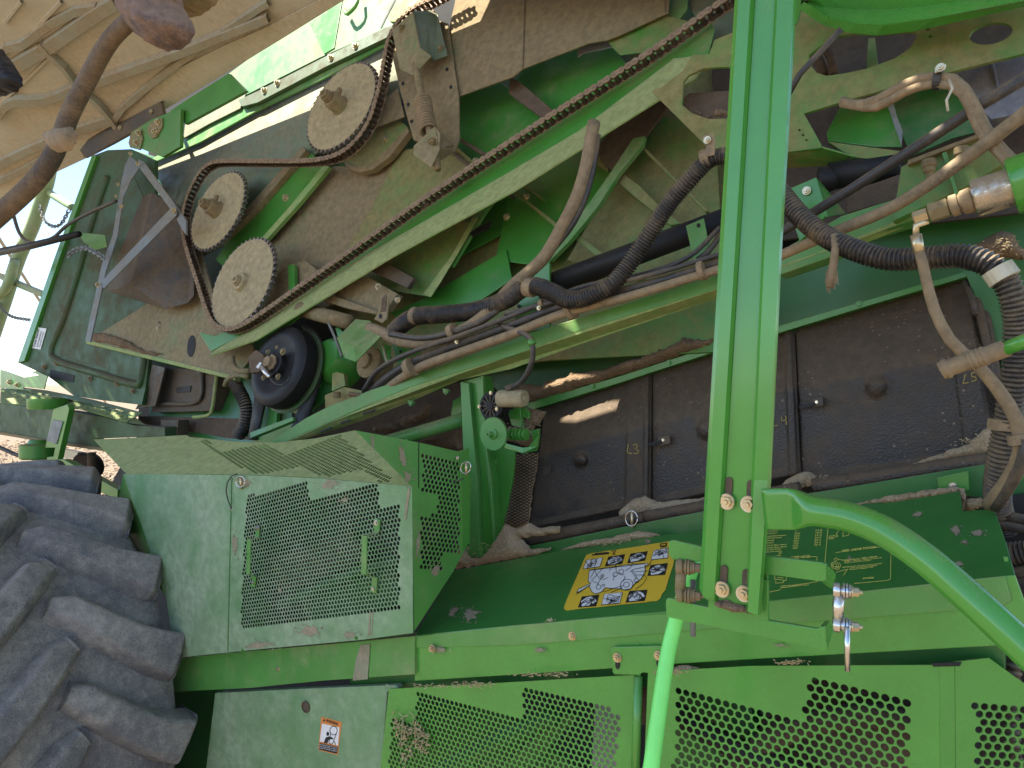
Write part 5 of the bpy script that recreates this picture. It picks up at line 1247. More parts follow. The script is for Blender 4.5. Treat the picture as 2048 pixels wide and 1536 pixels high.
for xs, dirty in ((0, False), (-320, True)):
    base = (1690 if not dirty else 1375)
    y1, y2 = (1182, 1251) if not dirty else (1134, 1190)
    lk = tube('swivel_link', [(base - 12, y1 + 5, KR), (base - 18, (y1 + y2) / 2 - 4, KR + .01), (base - 10, (y1 + y2) / 2 + 4, KR), (base - 14, y2 - 5, KR)], 11, M['tan'] if dirty else M['bright'], P, label='dusty swivel clamp at the left end of the bracket' if dirty else 'shiny swivel clamp at the right end of the bracket')
    swivel(base, y1, lk, dirty); swivel(base, y2, lk, dirty)
    if dirty: tube('clamp_pin', [(1386, 1160, KR - .03), (1386, 1272, KR - .03)], 6, M['link'], lk, straight=True, seg=8)
    else: tube('clamp_pin', [(1694, 1255, KR + .02), (1695, 1342, KR + .02)], 5.5, M['bright'], lk, straight=True, seg=8)
# lime tube standing in front
tube('lime_tube', [(1392, 1110, KR - .07), (1352, 1240, KR - .06), (1330, 1340, KR - .04), (1295, 1590, KR + .01)], (14, 17), M['lime'], P, seg=20, label='bright lime green round tube slanting down in the sun')
# bent arm
def bent_arm():
    pts = [(1529, 1018, KP + .024), (1556, 1018, KP + .026), (1580, 1018, KP + .030), (1606, 1020, KP + .036), (1640, 1024, KP + .04), (1700, 1035, KP + .045), (1770, 1064, KP + .05), (1850, 1118, KP + .06), (1920, 1178, KP + .07), (1990, 1242, KP + .08), (2100, 1346, KP + .09)]
    Q, d = spline([hit(x, y, V(k)) for x, y, k in pts], .010)
    vs = []; fs = []; sg = 28
    u0 = pxm(Q[0])
    flat_to = (hit(1582, 1018, V(KP)) - hit(1529, 1018, V(KP))).length; round_at = (hit(1640, 1018, V(KP)) - hit(1529, 1018, V(KP))).length
    s_ = 0
    for i, p in enumerate(Q):
        if i: s_ += (Q[i] - Q[i - 1]).length
        t = (Q[min(i + 1, len(Q) - 1)] - Q[max(0, i - 1)]).normalized()
        w = (NV - t * t.dot(NV)).normalized(); u = t.cross(w)
        f = min(1, max(0, (s_ - flat_to) / (round_at - flat_to))); f = f * f * (3 - 2 * f)
        g_ = u0 * (1 - .22 * s_); ru = (41 - 12.5 * f) * g_; rw = (7 + 21.5 * f) * g_
        e = 4 - 2 * f                                   # squarish flat end, round tube
        for q in range(sg):
            a = q * 2 * math.pi / sg; c, n = math.cos(a), math.sin(a)
            vs.append(p + u * (ru * math.copysign(abs(c) ** (2 / e), c)) + w * (rw * math.copysign(abs(n) ** (2 / e), n)))
    for i in range(len(Q) - 1):
        for q in range(sg): fs.append((i * sg + q, i * sg + (q + 1) % sg, (i + 1) * sg + (q + 1) % sg, (i + 1) * sg + q))
    fs.append(tuple(range(sg - 1, -1, -1))); fs.append(tuple((len(Q) - 1) * sg + q for q in range(sg)))
    return make('bent_arm', vs, fs, M['green_tube'], P, 'thick bent green tube arm with a flattened end bolted to the post', smooth=True)
ar = bent_arm()
# ---------------------------------------------------------------- upper right: cross plate, rods, hoses
KX = .14
hole1 = b4((245, 330), (255, 390), (290, 435), (350, 455), (450, 442), (600, 410), (760, 350), (850, 290), (890, 230), (893, 195), (830, 190), (650, 205), (520, 200), (420, 215), (330, 265))
xp = holed('cross_plate', [hit(x, y, T(KX)) for x, y in [(1565, 40), (1620, 5), (1760, 20), (2090, -40), (2090, 95)] + b4((1536, 320), (1100, 430), (740, 525), (440, 612), (215, 680), (320, 868)) + [(1640, 296), (1565, 305)]], [[hit(x, y, T(KX)) for x, y in h] for h in (hole1, ell(1982, 67, 44, 21, -12, 24), ell(1856, 59, 5, 2.5, -10, 8), ell(1861, 73, 5, 2.5, -10, 8), ell(1599, 260, 3, 2.2, 0, 8), ell(1606, 270, 3, 2.2, 0, 8), ell(1613, 280, 3, 2.2, 0, 8))], NT, M['green_dusty'], P, .008, 'green cross plate with long oval openings')
kplate('plate_flange', [x + (k,) for x, k in zip(b4((100, 915), (300, 880), (490, 935), (450, 992), (100, 1012)), (.14, .14, .1, .05, .05))], M['green_dusty'], xp, fam=T)
xl = holed('cross_plate', [hit(x, y, T(KX - .01)) for x, y in b3((840, 550), (900, 520), (1020, 430), (1080, 330), (1180, 330), (1215, 240), (1350, 185), (1350, 890), (1180, 890))], [[hit(x, y, T(KX - .01)) for x, y in b3((1028, 490), (1060, 450), (1150, 410), (1250, 400), (1340, 405), (1340, 710), (1180, 715), (1080, 680), (1020, 630))]], NT, M['green_dusty'], P, .008, 'green cross plate with a round opening left of the post')
plate('opening_inside', b3((1000, 620), (1060, 560), (1320, 540), (1320, 720), (1100, 720)), T(.05), M['brown'], xl, th=.004)
mound('dirt_in_opening', b3((1000, 615), (1060, 640), (1180, 700), (1310, 690), (1290, 660), (1230, 655), (1200, 690), (1120, 680), (1050, 640)), T(KX - .03), .01, M['dirt'], seed=50)['kind'] = 'stuff'
tag(bpy.data.objects['dirt_in_opening'], 'brown dirt lying in the round opening left of the green post')
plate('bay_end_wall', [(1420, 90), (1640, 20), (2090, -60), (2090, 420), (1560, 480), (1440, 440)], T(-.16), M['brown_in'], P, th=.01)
plate('opening_rib', b4((600, 230), (640, 225), (660, 400), (590, 410)), T(-.05), M['green_dusty'], P, th=.01)
tube('inner_hose', [x + (.02,) for x in b4((280, 330), (310, 380), (330, 450))], 10, M['brown'], P, fam=T)
tube('inner_hose', [x + (.02,) for x in b4((330, 280), (380, 340), (390, 440))], 9, M['brown'], P, fam=T)
# rolled band across the very top
rows('rolled_band', [[x + (KX + .10,) for x in b4((190, 0), (260, -60), (420, -60), (700, -60), (1000, -90), (1600, -190))], [x + (KX + .06,) for x in b4((240, 5), (330, 40), (480, 50), (700, 55), (950, 35), (1600, -70))], [x + (KX + .10,) for x in b4((250, 30), (380, 105), (540, 140), (700, 145), (1000, 105), (1600, -10))], [x + (KX + .13,) for x in b4((215, 10), (355, 102), (535, 142), (700, 148), (1000, 108), (1600, -8))], [x + (KX + .10,) for x in b4((180, 50), (330, 150), (480, 196), (650, 212), (890, 187), (1600, 25))]], M['green_bright'], P, fam=T, th=.006, label='bright green rolled band at the top beside the post')
plate('band_bracket', b4((150, -40), (200, -40), (195, 70), (180, 130), (145, 165), (135, 100)), T(KX + .06), M['green'], P)
# fins and blue-grey tank
plate('fin_plate', b4((350, 800), (440, 625), (560, 600), (705, 600), (760, 740), (805, 880), (640, 880), (360, 845)), T(.03), M['green'], P, th=.006)
plate('fin_edge', b4((705, 600), (745, 590), (775, 700), (808, 780), (800, 875)), T(.06), M['link'], P, th=.006)
plate('fin_plate', b4((740, 590), (950, 520), (1100, 540), (1180, 640), (1250, 790), (1100, 830), (860, 935), (800, 800)), T(.02), M['green_deep'], P, th=.006)
kplate('lower_ledge', [x + (.1,) for x in b4((355, 848), (640, 885), (800, 905), (850, 945), (640, 960), (490, 935))], M['green_dusty'], P, fam=T, th=.02)
tk = plate('blue_grey_tank', b4((1060, 440), (1536, 300), (1640, 280), (1640, 660), (1340, 715), (1230, 600)), T(.02), M['blue'], P, th=.05, label='blue-grey plastic tank behind the rods at the upper right')
tube('tank_seam', [x + (.025,) for x in b4((1345, 370), (1380, 530))], 3, M['blue'], tk, fam=T)
bolt(*b4((1415, 345))[0], T(.06), 8, M['zinc'], tk)
# block with two caps
vb = plate('valve_block', b4((760, 1240), (800, 1000), (830, 985), (1290, 815), (1420, 900), (1400, 990), (1150, 1140), (745, 1330)), V(.10), M['green_dusty'], P, th=.05, label='dusty green valve block with two hanging caps')
plate('block_ledge', b4((840, 960), (1290, 790), (1290, 815), (835, 990)), V(.12), M['tan'], vb, th=.03)
plate('block_rib', b4((1042, 918), (1070, 908), (1150, 1190), (1130, 1200)), V(.12), M['green_film'], vb, th=.02)
for x, y, l in b4((965, 960, 118), (1160, 885, 80)):
    c = hit(x, y, V(.14)); u = pxm(c)
    lathe('port_cap', c, Vector((.05, -.1, -1)).normalized(), [(13 * u, 0), (14 * u, 4 * u), (14 * u, 14 * u), (11 * u, 16 * u), (11 * u, 24 * u), (6 * u, 28 * u), (5 * u, l / 3 * u), (1 * u, l / 3 * u)], 16, M['tan'], vb)
plate('beam_gap_block', b4((470, 1160), (790, 1045), (780, 1190), (475, 1280)), V(-.02), M['brown'], P, th=.02)
tube('black_cylinder', [b4((370, 1060))[0] + (-.05,), b4((800, 990))[0] + (-.05,)], 27, M['black'], P, straight=True, seg=22, label='glossy black cylinder end behind the long rod')
lathe('cylinder_cap', hit(*b4((365, 1075))[0], V(-.04)), Vector((-.95, -.3, -.1)).normalized(), [(.026, -.02), (.032, 0), (.032, .02), (.026, .025), (.005, .025)], 24, M['black'], P)
bk = plate('rod_bracket', b4((130, 1130), (290, 1062), (320, 1160), (350, 1265), (355, 1290), (190, 1450), (160, 1360), (130, 1250)), V(.07), M['green'], P, th=.008)
bolt(*b4((232, 1145))[0], V(.075), 9, M['zinc'], bk)
kplate('bracket_return', [x + (k,) for x, k in zip(b4((290, 1062), (330, 1110), (470, 1280), (360, 1300)), (.07, .0, .0, .07))], M['green'], bk)
# rods
tube('long_rod', [(1540, 476, .16), (1563, 464, .17), (1700, 380, .20), (1850, 283, .24), (1965, 207, .27), (2090, 133, .30)], (9, 13), M['rubber'], P, straight=True, seg=16, label='long dark rod crossing the upper right corner')
tube('long_rod', [(1540, 520, .18), (1660, 468, .21), (1789, 412, .24), (1930, 318, .28), (2090, 195, .32)], (10, 15), M['rubber_tan'], P, seg=16, label='lower brown dusted rod at the upper right')
tube('thin_rod', [(1573, 195, .3), (1600, 148, .3), (1682, 58, .3)], 6, M['rubber'], P, straight=True)
# hose pair arching over the clamp
for dy, rr2, lb in ((0, 10, 'upper of the two brown hoses arching over the clamp'), (14, 9, 'lower of the two brown hoses arching over the clamp')):
    tube('arched_hose', [(1684, 203 + dy * .2, .22), (1715, 210 + dy * .1, .23), (1755, 200 + dy, .25), (1813, 168 + dy, .27), (1866, 153 + dy, .28), (1910, 160 + dy, .28), (1944 - dy * .6, 200 + dy * .4, .28), (1975 - dy, 262 + dy * .2, .28), (2020 - dy, 315, .28), (2080 - dy, 365 + dy, .28)], rr2, M['rubber_tan'], P, label=lb)
cp = clamp(1876, 160, .98, -.05, 16, 20, .275, M['rubber'])
plate('clamp_tab', b4((1000, 400), (1070, 382), (1060, 420), (1000, 440)), V(.30), M['zinc'], cp, th=.004)
bolt(*b4((1035, 405))[0], V(.305), 9, M['zinc'], cp)
# hydraulic cylinder
ax0 = hit(1948, 398, V(.42)); ax1 = hit(2090, 352, V(.42)); axd = (ax1 - ax0).normalized()
u = pxm(ax0)
hc = lathe('hydraulic_cylinder', ax0 + axd * 62 * u, axd, [(37 * u, 0), (54 * u, 2 * u), (56 * u, 6 * u), (56 * u, 220 * u)], 36, M['green_tube'], P, 'green hydraulic cylinder barrel with its chrome rod at the right edge')
lathe('chrome_rod', ax0, axd, [(20 * u, -6 * u), (36 * u, 0), (38 * u, 6 * u), (37 * u, 66 * u)], 36, M['chrome'], hc)
lathe('rod_fitting', ax0 - axd * 44 * u, axd, [(16 * u, 0), (22 * u, 3 * u), (22 * u, 16 * u), (17 * u, 18 * u), (24 * u, 24 * u), (26 * u, 40 * u)], 14, M['rubber_tan'], hc)
lathe('hose_nut', ax0 - axd * 82 * u, axd, [(15 * u, 0), (20 * u, 2 * u), (20 * u, 36 * u), (14 * u, 38 * u)], 6, M['tan'], hc)
lathe('elbow_nut', ax0 - axd * 112 * u, axd, [(10 * u, 0), (14 * u, 3 * u), (14 * u, 28 * u), (10 * u, 30 * u)], 6, M['zinc'], hc)
tube('elbow', [(1856, 441, .42), (1838, 447, .42), (1830, 456, .42), (1832, 474, .42)], 7, M['zinc'], hc)
tube('hose_ferrule', [(1832, 470, .42), (1838, 504, .42)], 11, M['zinc'], hc, straight=True, seg=10)
tube('cylinder_hose', [(1836, 495, .42), (1846, 530, .42), (1856, 575, .42), (1868, 618, .42), (1890, 665, .42), (1912, 694, .41), (1940, 715, .40), (1968, 745, .40), (2004, 790, .40), (2032, 838, .40), (2042, 890, .39), (2030, 935, .37), (2005, 975, .34), (1978, 1010, .3)], (9.5, 14), M['rubber_tan'], P, label='dusty hose dropping from the cylinder fitting')
tube('cylinder_hose', [(2055, 880, .41), (2040, 935, .39), (2015, 980, .35), (1990, 1015, .31)], 11, M['rubber'], P)
clamp(2034, 880, .2, .95, 20, 17, .40, M['rubber_tan'])
# grip handle
gh = tube('lever_rod', [(2000, 702, .5), (2100, 662, .52)], 15, M['green_tube'], P, straight=True, seg=18, label='green lever with a ribbed brown rubber grip at the right edge')
hpts = [(1882, 742), (1894, 737), (1925, 726), (1965, 713), (2004, 699), (2014, 694)]
h3 = [hit(x, y, V(.5)) for x, y in hpts]
PP, d_ = spline(h3, .002)
u = pxm(h3[0])
def hr(i, f):
    r = 17 - 0 * f
    if f < .05: r = 15
    if f < .13: r += 3
    if .38 < f < .72: r += 2.4 * (1 if int(f * 44) % 3 != 0 else 0)
    return r * u
v, f = sweep(PP, hr, 20)
make('rubber_grip', v, f, M['rubber_tan'], gh, smooth=True)
# corrugated hose at right
tube('loom_hose', [(1540, 360, .22), (1565, 390, .24), (1600, 432, .26), (1650, 472, .28), (1710, 500, .30), (1775, 518, .31), (1850, 516, .32), (1920, 512, .33), (1968, 524, .34), (2004, 552, .34), (2024, 590, .34), (2034, 640, .33), (2034, 700, .32), (2028, 770, .31), (2014, 850, .29), (2000, 930, .27), (1995, 1000, .22), (2010, 1060, .15)], (18, 22), M['corr'], P, corr=.0085, seg=14, label='thick corrugated hose sagging at the right and turning down past the covers')
wc = clamp(2002, 548, .55, .75, 30, 30, .345, M['cream'])
wc['label'] = 'pale plastic clamp on the corrugated hose'
clamp(2006, 905 - 55, -.1, .98, 22, 27, .29, M['rubber_tan'])
# hoses bundled at the lower right edge
for i, (y, y2, r_) in enumerate(((1028, 1050, 10), (1048, 1068, 11), (1110, 1098, 22), (1148, 1136, 14), (1180, 1168, 22), (1222, 1214, 18), (1260, 1258, 16))):
    tube('edge_hose', [(1960, y - 14, .16), (2000, y, .2), (2100, y2, .22)], r_, M['corr'] if i in (2,) else M['rubber'], P, label=('topmost', 'second', 'third, ribbed', 'fourth', 'fifth, thick', 'sixth', 'lowest')[i] + ' black hose in the bundle at the right edge', corr=.008 if i == 2 else 0)
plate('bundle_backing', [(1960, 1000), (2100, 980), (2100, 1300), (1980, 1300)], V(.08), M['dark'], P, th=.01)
plate('shelf_end_strip', Z(1880, 880, [(372, 690), (400, 690), (420, 790), (470, 930), (496, 1060), (470, 960), (395, 800)], 2.952), V(.5), M['green_bright'], P, th=.004)
# frayed strap
fs_ = tube('frayed_strap', [(1668, 470, .3), (1672, 500, .31), (1666, 530, .315), (1660, 575, .315)], 8, M['rubber_tan'], None)
tag(fs_, 'short frayed dusty strap hanging from the corrugated hose', 'strap')
vs = []; ff = []
rnd = random.Random(6)
for i in range(40):
    x = 1663 + rnd.uniform(-11, 11); y = 540 + rnd.uniform(-6, 20); l = rnd.uniform(12, 30)
    a, b = hit(x, y, V(.315)), hit(x + rnd.uniform(-4, 4), y + l, V(.32))
    v, f = sweep([a, b], lambda i, t: .0009, 4); k = len(vs); vs += v; ff += [tuple(q + k for q in z) for z in f]
fr = make('frayed_threads', vs, ff, M['rubber_tan'], fs_); fr['kind'] = 'stuff'
zt = tube('zip_tie', [(1898, 158, .31), (1906, 172, .31), (1898, 190, .31), (1892, 205, .31), (1896, 222, .31)], 2.6, M['cream'], None)
tag(zt, 'cut pale cable tie end hanging from the arched hoses', 'cable tie')

# ---------------------------------------------------------------- lynch pins
def lynch(x, y, r, k, lead, label, rot=0):
    c = hit(x, y, V(k)); u = pxm(c)
    t = thing('lynch_pin', c, label, 'lynch pin', 'lynch pins in the shields')
    e = [hit(*q, V(k + .006)) for q in ell(x, y, r * .8, r, rot, 20)]
    v, f = sweep(e + [e[0]], lambda i, q: 1.3 * u, 6)
    make('ring', v, f, M['bright'], t, smooth=True)
    tube('pin', [(x + 1, y - r, k), (x + 1, y + r * 1.3, k)], 3, M['zinc'], t, straight=True, seg=8)
    if lead: tube('tether', [q + (k + .008,) for q in lead], 1.3, M['wire'], t)
lynch(*pa((323, 395))[0], 11, KA + .004, pa((300, 345), (260, 365), (232, 420), (235, 490), (258, 545), (266, 568)), 'ringed lynch pin with thin cable near the upper left corner of the perforated box')
lynch(*pa((1765, 305))[0], 12, .45, pa((1712, 245), (1660, 250), (1635, 300), (1650, 380), (1700, 400), (1750, 375)), 'ringed lynch pin on the edge of the perforated box next to the column', 25)
lynch(1263, 1037, 15, .05, None, 'ringed lynch pin through the rolled lower hem of the L3 cover')
bolt(*pa((266, 568))[0], V(KA), 4, M['bright'], bx, 'head'); bolt(*pa((1712, 242))[0], V(.47), 4, M['bright'], sd, 'head')
# dead stalks caught in the lower grille
vs = []; ff = []
for i in range(190):
    x = rnd.gauss(0, 1); cx, cy = rnd.choice(((800, 1450), (806, 1475), (828, 1462), (812, 1510), (842, 1490), (838, 1470)))
    x, y = cx + rnd.gauss(0, 7), cy + rnd.gauss(0, 12); a_ = rnd.uniform(0, 6.3); l = rnd.uniform(3, 10)
    a, b = hit(x, y, V(KL + rnd.uniform(0, .02))), hit(x + l * math.cos(a_), y + l * math.sin(a_), V(KL + rnd.uniform(0, .025)))
    v, f = sweep([a, b], lambda i, t: .0013, 4); k = len(vs); vs += v; ff += [tuple(q + k for q in z) for z in f]
tag(make('dry_stalks', vs, ff, M['straw']), 'tufts of dry pale stalks caught in the perforated lower shield', kind='stuff')
# straw bits lying all over dusty ledges
vs = []; ff = []
spots = [(920, 1110, .08, 40, 18), (1000, 1100, .09, 50, 14), (1040, 860, .0, 25, 16), (1640, 960, .0, 25, 8), (1950, 885, -.02, 35, 14), (1960, 1010, .18, 18, 6), (1230, 1085, .12, 40, 6), (2010, 490, .1, 30, 14), (1090, 1349, .55, 50, 4), (880, 1372, .55, 60, 3), (1340, 1344, .56, 30, 3), (950, 1368, .55, 30, 4), (1580, 1325, .55, 30, 3)]
for cx, cy, k0, sx, sy in spots:
    for i in range(60):
        x, y = cx + rnd.gauss(0, sx * .6), cy + rnd.gauss(0, sy * .6); a_ = rnd.uniform(0, 6.3); l = rnd.uniform(2, 9)
        a, b = hit(x, y, V(k0 + .02)), hit(x + l * math.cos(a_), y + l * .5 * math.sin(a_), V(k0 + rnd.uniform(.015, .03)))
        v, f = sweep([a, b], lambda i, t: .0008, 4); k = len(vs); vs += v; ff += [tuple(q + k for q in z) for z in f]
tag(make('straw_bits', vs, ff, M['straw']), 'loose straw bits scattered on the chaff and ledges', kind='stuff')
mound('straw_nest', b4((1200, 1490), (1300, 1430), (1400, 1380), (1470, 1400), (1500, 1450), (1536, 1500), (1536, 1560), (1250, 1540)), V(.0), .03, M['dirt'], seed=60)['kind'] = 'stuff'
tag(bpy.data.objects['straw_nest'], 'brown straw nest packed behind the clamp at the right')
# ---------------------------------------------------------------- left end: service panel, arms, box
KD = -.10
dp = plane3((183, 312, -.18), (35, 725, -.02), (285, 775, -.10))
sp = plate('rear_access_panel', [(183, 312), (215, 300), (262, 298), (310, 320), (310, 500), (300, 700), (290, 780), (283, 810), (200, 800), (148, 792), (95, 752), (35, 725), (110, 512)], dp, M['shade_grime'], P, th=.02, label='dark green access panel standing open at the far left')
fr_ = [(217, 353), (187, 443), (160, 540), (128, 640), (104, 700), (118, 722), (200, 748), (270, 768), (284, 755), (300, 640)]
PPs, _ = spline([hit(x, y, dp) for x, y in fr_], .02)
v, f = sweep(PPs, lambda i, t: .022, 8)
make('panel_rib', v, f, M['shade_grime'], sp, smooth=True)
plate('panel_field', [(222, 360), (262, 340), (300, 420), (300, 640), (282, 752), (200, 734), (118, 708), (150, 600)], (dp[0] + dp[1] * .002, dp[1]), M['shade_grime'], sp, th=.002)
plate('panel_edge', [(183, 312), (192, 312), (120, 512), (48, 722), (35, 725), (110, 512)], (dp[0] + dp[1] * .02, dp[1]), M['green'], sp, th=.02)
d1 = (dp[0] + dp[1] * .002, dp[1])
shapes2d('approval_sticker', [l2((230, 428), (281, 436), (245, 562), (195, 552))], d1, M['white'], sp, .002)
lettering([('County Approval', *l2((200, 545), (228, 440), (243, 444), (216, 550))), ('and inspection', *l2((220, 545), (246, 450), (258, 452), (234, 548))), ('conformity', *l2((236, 545), (260, 456), (270, 458), (246, 550)))], d1, M['ink'], sp, lift=.004)
for x, y in l2((270, 665), (345, 645), (545, 735), (705, 765), (800, 810)): bolt(x, y, d1, 6, M['rubber_tan'], sp)
plate('cutout', l2((300, 680), (445, 715), (440, 760), (300, 735)), (dp[0] + dp[1] * .003, dp[1]), M['dark'], sp, th=.002)
# bay behind and the horizontal tray
plate('bay_rear_wall', [(262, 298), (330, 320), (470, 500), (560, 640), (560, 900), (300, 860), (290, 700)], T(-.3), M['green_deep'], P, th=.01)
tr = plate('dusty_tray', [(203, 560), (300, 520), (400, 500), (430, 600), (490, 660), (510, 705), (470, 757), (172, 683)], T(-.04), M['green_heavy'], P, th=.012, label='dust-caked tray below the brown box')
plate('tray_hem', [(172, 680), (470, 752), (470, 760), (172, 687)], T(-.035), M['olive'], tr, th=.03)
plate('slot', ell(382, 692, 8, 22, 6, 16), T(-.037), M['dark'], tr, th=.003); bolt(*l2((950, 435))[0], T(-.04), 5, M['zinc'], tr, 'head')
plate('hole', ell(*l2((955, 398))[0], 2, 2, 0, 8), T(-.037), M['dark'], tr, th=.003)
mound('dirt_on_tray', l2((545, 465), (620, 462), (720, 490), (860, 560), (980, 590), (900, 590), (700, 540), (545, 500)), T(-.03), .012, M['dirt'], seed=70)['kind'] = 'stuff'
tag(bpy.data.objects['dirt_on_tray'], 'drift of brown dirt along the lower edge of the dusty tray')
# brown box
kb = .02
bxm = kplate('brown_box', [(255, 402, kb), (305, 385, kb + .11), (277, 512, kb + .11), (262, 568, kb + .11), (215, 582, kb)], M['blackbox'], P, fam=T, th=.01, label='brown dusted black box under the crossed levers')
kplate('box_face', [(305, 385, kb + .11), (345, 398, kb), (385, 440, kb), (388, 590, kb), (376, 606, kb), (262, 568, kb + .11), (277, 512, kb + .11)], M['blackbox'], bxm, fam=T, th=.01)
kplate('box_base', [(215, 582, kb), (262, 568, kb + .11), (376, 606, kb), (330, 618, kb + .02)], M['blackbox'], bxm, fam=T, th=.01)
# levers
lv = plate('lever_arm', [(259, 312), (268, 318), (282, 330), (262, 358), (246, 395), (235, 470), (212, 540), (180, 684), (170, 681), (203, 530), (225, 470), (238, 390), (243, 360), (250, 330)], T(.20), M['link'], P, th=.008, label='pale steel lever arm hanging beside the access panel')
plate('lever_arm', [(276, 318), (288, 324), (352, 412), (372, 440), (372, 470), (362, 455), (342, 420), (276, 332)], T(.205), M['link'], P, th=.01, label='pale dusty link running down towards the middle sprocket')
plate('lever_link', [(345, 412), (354, 420), (352, 430), (208, 576), (200, 572), (203, 562)], T(.22), M['link'], P, th=.006, label='thin pale link crossing in front of the brown box')
for x, y, r_ in ((262, 308, 5), (276, 327, 5), (349, 421, 6), (197, 570, 6), (244, 413, 5), (237, 369, 4), (233, 393, 4)): bolt(x, y, T(.225), r_, M['zinc'], lv)
plate('rod_plate', l1((465, 1395), (540, 1400), (630, 1410), (640, 1480), (560, 1500), (500, 1450)), T(.18), M['green_film'], P)
td = tube('tie_rod', [(-40, 512, .12), (60, 492, .12), (158, 468, .12)], (8, 6), M['black'], P, straight=True, label='black tie rod reaching in from the left edge')
bolt(*l1((478, 1410))[0], T(.1), 5, M['tan'], td)
tube('control_cable', [(20, 400, .0), (27, 430, .0), (40, 468, .0), (62, 485, .0), (103, 477, .0), (135, 450, .0), (180, 425, .0), (232, 402, .0)], 3.4, M['rubber'], P)
# black canister box beyond
cb2 = plate('canister_box', l2((985, 670), (1300, 690), (1265, 930), (900, 940), (960, 800)), V(-.18), M['blackbox'], P, th=.15, label='brown dusted black plastic box at the far end')
plate('box_recess', l2((1055, 790), (1145, 778), (1140, 815), (1058, 822)), V(-.175), M['black'], cb2, th=.01)
tube('box_rib', [x + (-.17,) for x in l2((975, 890), (1190, 870), (1215, 700))], 4, M['blackbox'], cb2)
tube('box_strap', [x + (-.15,) for x in l2((1302, 700), (1290, 800), (1270, 930), (1240, 958), (1160, 968))], 3.4, M['olive'], cb2)
kplate('mud_flap', [x + (-.12,) for x in l2((915, 650), (990, 670), (930, 900), (810, 920), (880, 800))], M['blackbox'], P, th=.01)
tube('far_loom', [x + (-.05,) for x in l2((1380, 720), (1430, 800), (1475, 900), (1470, 1000), (1430, 1080))], 12, M['corr'], P, corr=.012)
kplate('switch_box', [x + (-.1,) for x in l2((965, 985), (1070, 985), (1060, 1080), (965, 1080))], M['blackbox'], P, th=.06)
tube('hook_bracket', [x + (.06,) for x in l2((1390, 600), (1400, 660), (1440, 690), (1500, 690))], 6, M['tan'], P)
tube('hook_bracket', [x + (.06,) for x in l2((1490, 725), (1430, 715), (1370, 735), (1350, 780))], 5, M['tan'], P)
plate('deck_under', l2((830, 960), (1540, 980), (1540, 1130), (1240, 1070), (830, 1000)), V(-.2), M['brown'], P, th=.02)
# platform: step grating, beam, mast and brace
L7 = (0, 640); ls = 4.267
l7 = lambda *p: Z(*L7, p, ls)
def grating():
    G = plane3((0, 775, .0), (290, 830, -.1), (60, 740, -.35))
    out = l7((60, 560), (400, 600), (800, 680), (1220, 790), (1080, 870), (700, 760), (150, 720), (5, 700), (5, 590))
    hs_ = []
    for i in range(5):
        for j in range(9):
            x, y = 60 + j * 125 + i * 42, 585 + j * 24 + i * 26
            for dx, dy, a, b in ((0, 0, 34, 9), (62, 6, 22, 6)):
                e = l7(*ell(x + dx, y + dy, a, b, 10, 10))
                if all(inside(p, out) for p in e): hs_.append(e)
    return plate('step_grating', out, G, M['green_film'], P, th=.004, holes=hs_, label='punched green step grating of the ladder platform')
grating()
plate('platform_side', l7((5, 590), (120, 580), (400, 640), (800, 720), (1100, 800), (1250, 900), (1080, 880), (600, 740), (150, 720), (0, 700)), V(-.05), M['shade_grime'], P, th=.006)
pb = plate('platform_beam', l7((-20, 705), (150, 730), (400, 760), (600, 775), (900, 830), (1150, 900), (1408, 915), (1408, 990), (790, 1015), (880, 1100), (500, 1050), (-20, 965)), V(-.04), M['shade_grime'], P, th=.06, label='dark green platform beam beneath the grating')
plate('beam_lip', l7((-20, 950), (500, 1040), (1000, 1110), (1000, 1135), (500, 1065), (-20, 975)), V(-.03), M['tan'], pb, th=.03)
ps_ = plate('bracket_plate', l7((0, 425), (35, 430), (200, 490), (330, 470), (250, 440), (310, 435), (405, 480), (375, 590), (200, 570), (200, 590), (270, 600), (120, 590), (0, 580)), V(.02), M['green'], P, th=.006)
for x, y in l7((85, 530), (150, 555)): bolt(x, y, V(.02), 6, M['zinc'], ps_)
ms = plate('mast_plate', l7((455, 760), (575, 720), (590, 760), (475, 1265), (395, 1260), (400, 1170), (455, 1165), (470, 1090), (385, 1090)), V(.10), M['green'], P, th=.03)
plate('reflector', l7((445, 850), (535, 865), (480, 1060), (395, 1030)), V(.105), M['link'], ms, th=.004)
lathe('pivot_boss', hit(*l7((410, 715))[0], V(.06)), UP, [(.10, -.03), (.105, -.02), (.105, .03), (.08, .04)], 24, M['green'], P)
lathe('pivot_boss', hit(*l7((330, 1110))[0], V(.06)), UP, [(.09, -.05), (.10, -.04), (.10, .03), (.06, .04), (.05, .06)], 24, M['green'], P)
for x, y in l7((415, 1240), (455, 1238)): plate('hole', ell(x, y, 4, 4.5, 0, 10), V(.103), M['dark'], ms, th=.002)
plate('diagonal_brace', l7((480, 1190), (540, 1190), (1005, 1450), (1000, 1530), (860, 1470), (480, 1270)), V(.12), M['green'], P, th=.04)
kplate('yellow_guard', [x + (-.3,) for x in l7((520, 1095), (700, 1130), (660, 1170), (560, 1185), (510, 1150))], M['cream'], P, th=.02)
lathe('lamp_body', hit(*l7((730, 1265))[0], V(-.15)), Vector((.4, -.8, -.2)).normalized(), [(.04, -.1), (.08, -.06), (.095, 0), (.085, .01)], 24, M['black'], P)
tube('lamp_stalk', [x + (-.15,) for x in l7((700, 1130), (700, 1210))], 8, M['blackbox'], P, straight=True)
tube('lamp_stalk', [x + (-.15,) for x in l7((780, 1130), (785, 1280))], 8, M['blackbox'], P, straight=True)
